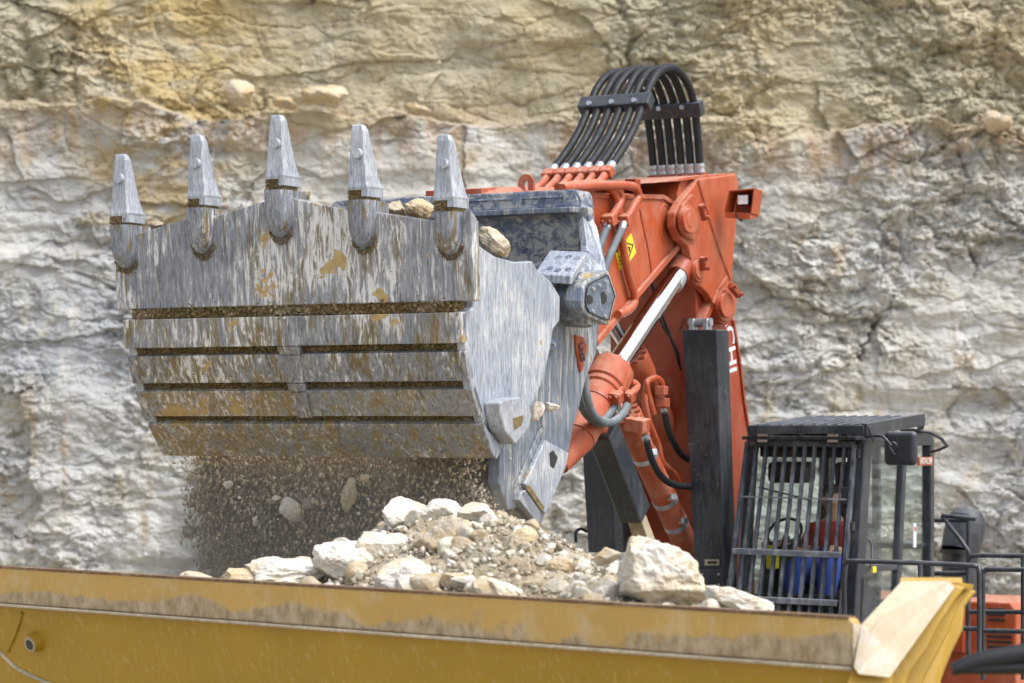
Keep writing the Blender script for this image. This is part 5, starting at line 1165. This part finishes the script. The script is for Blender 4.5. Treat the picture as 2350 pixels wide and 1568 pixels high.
n2 = 900; xx = rng.uniform(-1.42, 1.3, n2); yy = rng.uniform(.35, 1.2, n2); zf = CAMZ - .15 - 1.0 * rng.random(n2)
Cs = np.stack([OX + (xx - 1.45) * C_ + yy * S_, OY - (xx - 1.45) * S_ + yy * C_, zf], -1)
tag(chips('falling_chips', Cs, .012 + .035 * rng.random(n2) ** 5, 'rock', seed=19), 'pale stone chips flying among the brown falling soil', 'stone chips', None, 'stuff')
for (px, py, w, h, y, sd, lab, mt_) in (
    (667, 1172, 66, 56, .55, 201, 'largest falling stone, grey and rounded, mid-air left of centre', 'rock'),
    (803, 1132, 34, 84, .55, 203, 'tall narrow tan stone falling upright near the middle of the curtain', 'rocktan'),
    (524, 1112, 26, 20, .5, 205, 'small pale stone falling high on the left under the bucket', 'rock'),
    (633, 1145, 22, 14, .5, 207, 'tiny pale stone just above the largest falling stone', 'rock'),
    (586, 1195, 16, 24, .5, 209, 'small sliver of stone falling left of the largest one', 'rock'),
    (712, 1158, 34, 36, .6, 211, 'brownish stone falling just right of the largest one', 'rockdk'),
    (437, 1222, 34, 32, .6, 213, 'brown clod falling at the left edge of the curtain', 'rockdk'),
    (452, 1140, 20, 30, .7, 215, 'dark clod falling below the left corner of the bucket', 'rockdk'),
    (836, 1098, 24, 18, .5, 217, 'small tan stone falling just under the bucket edge right of centre', 'rocktan')):
    k = bk_(px, py, y).y / FPX
    rock('falling_stone', bk_(px, py, y), (w * k, w * k * .8, h * k), sd, lab, 'falling stone', 'stones falling from the bucket', mt_, (10, 8, 20), 4)
# load still in the bucket
for (px, py, w, h, y, sd, lab, mt_, rt) in (
    (962, 478, 66, 54, .42, 301, 'tan rock with a dark cleft in the bucket between the two right teeth', 'rocktan', (0, 30, 0)),
    (905, 480, 56, 40, .38, 303, 'small earthy rock behind the lip right of the fourth tooth', 'rocktan', (0, 0, 0)),
    (1128, 562, 92, 58, .50, 305, 'elongated tan rock lying over the right side plate of the bucket', 'rocktan', (0, 42, 0)),
    (358, 520, 44, 26, .35, 307, 'low earthy clod behind the leftmost tooth', 'rockdk', (0, -10, 0)),
    (700, 450, 34, 24, .3, 309, 'earthy clod behind the middle tooth', 'rockdk', (0, 0, 0)),
    (512, 480, 26, 34, .3, 311, 'earthy clod behind the second tooth from the left', 'rockdk', (0, 0, 0))):
    k = bk_(px, py, y).y / FPX
    rock('bucket_rock', bk_(px, py, y), (w * k, w * k * .8, h * k), sd, lab, 'rock', 'rocks carried in the bucket', mt_, rt, 4)
for (px, py, w, h, x, sd, lab) in ((1232, 945, 30, 48, 1.42, 321, 'pale stone caught on the bucket side right of the diamond lug'), (1264, 933, 34, 22, 1.34, 323, 'small pale stone resting on the ledge right of the caught one')):
    p = m2w(S(px, py, x)); k = p.y / FPX; rock('lodged_stone', p, (w * k, w * k, h * k), sd, lab, 'stone', None, 'rock', (0, 10, 0), 4)
# boulders lying on the setback of the cliff
for (px, py, w, h, sd, lab) in ((748, 222, 108, 56, 331, 'largest cream boulder on the cliff ledge, above the fourth tooth'), (548, 212, 80, 60, 333, 'tan boulder on the cliff ledge left of the middle tooth'), (655, 240, 60, 30, 335, 'low boulder on the ledge between the two larger ones'), (955, 250, 60, 26, 337, 'flat tan boulder on the ledge above the rightmost tooth'), (2285, 280, 74, 50, 339, 'cream boulder on the ledge at the far right')):
    D = WY - .1; k = D / FPX; rock('ledge_boulder', W(px, py, D), (w * k, w * k, h * k), sd, lab, 'boulder', 'boulders on the cliff ledge', 'rocktan', (0, 5, 0), 4)
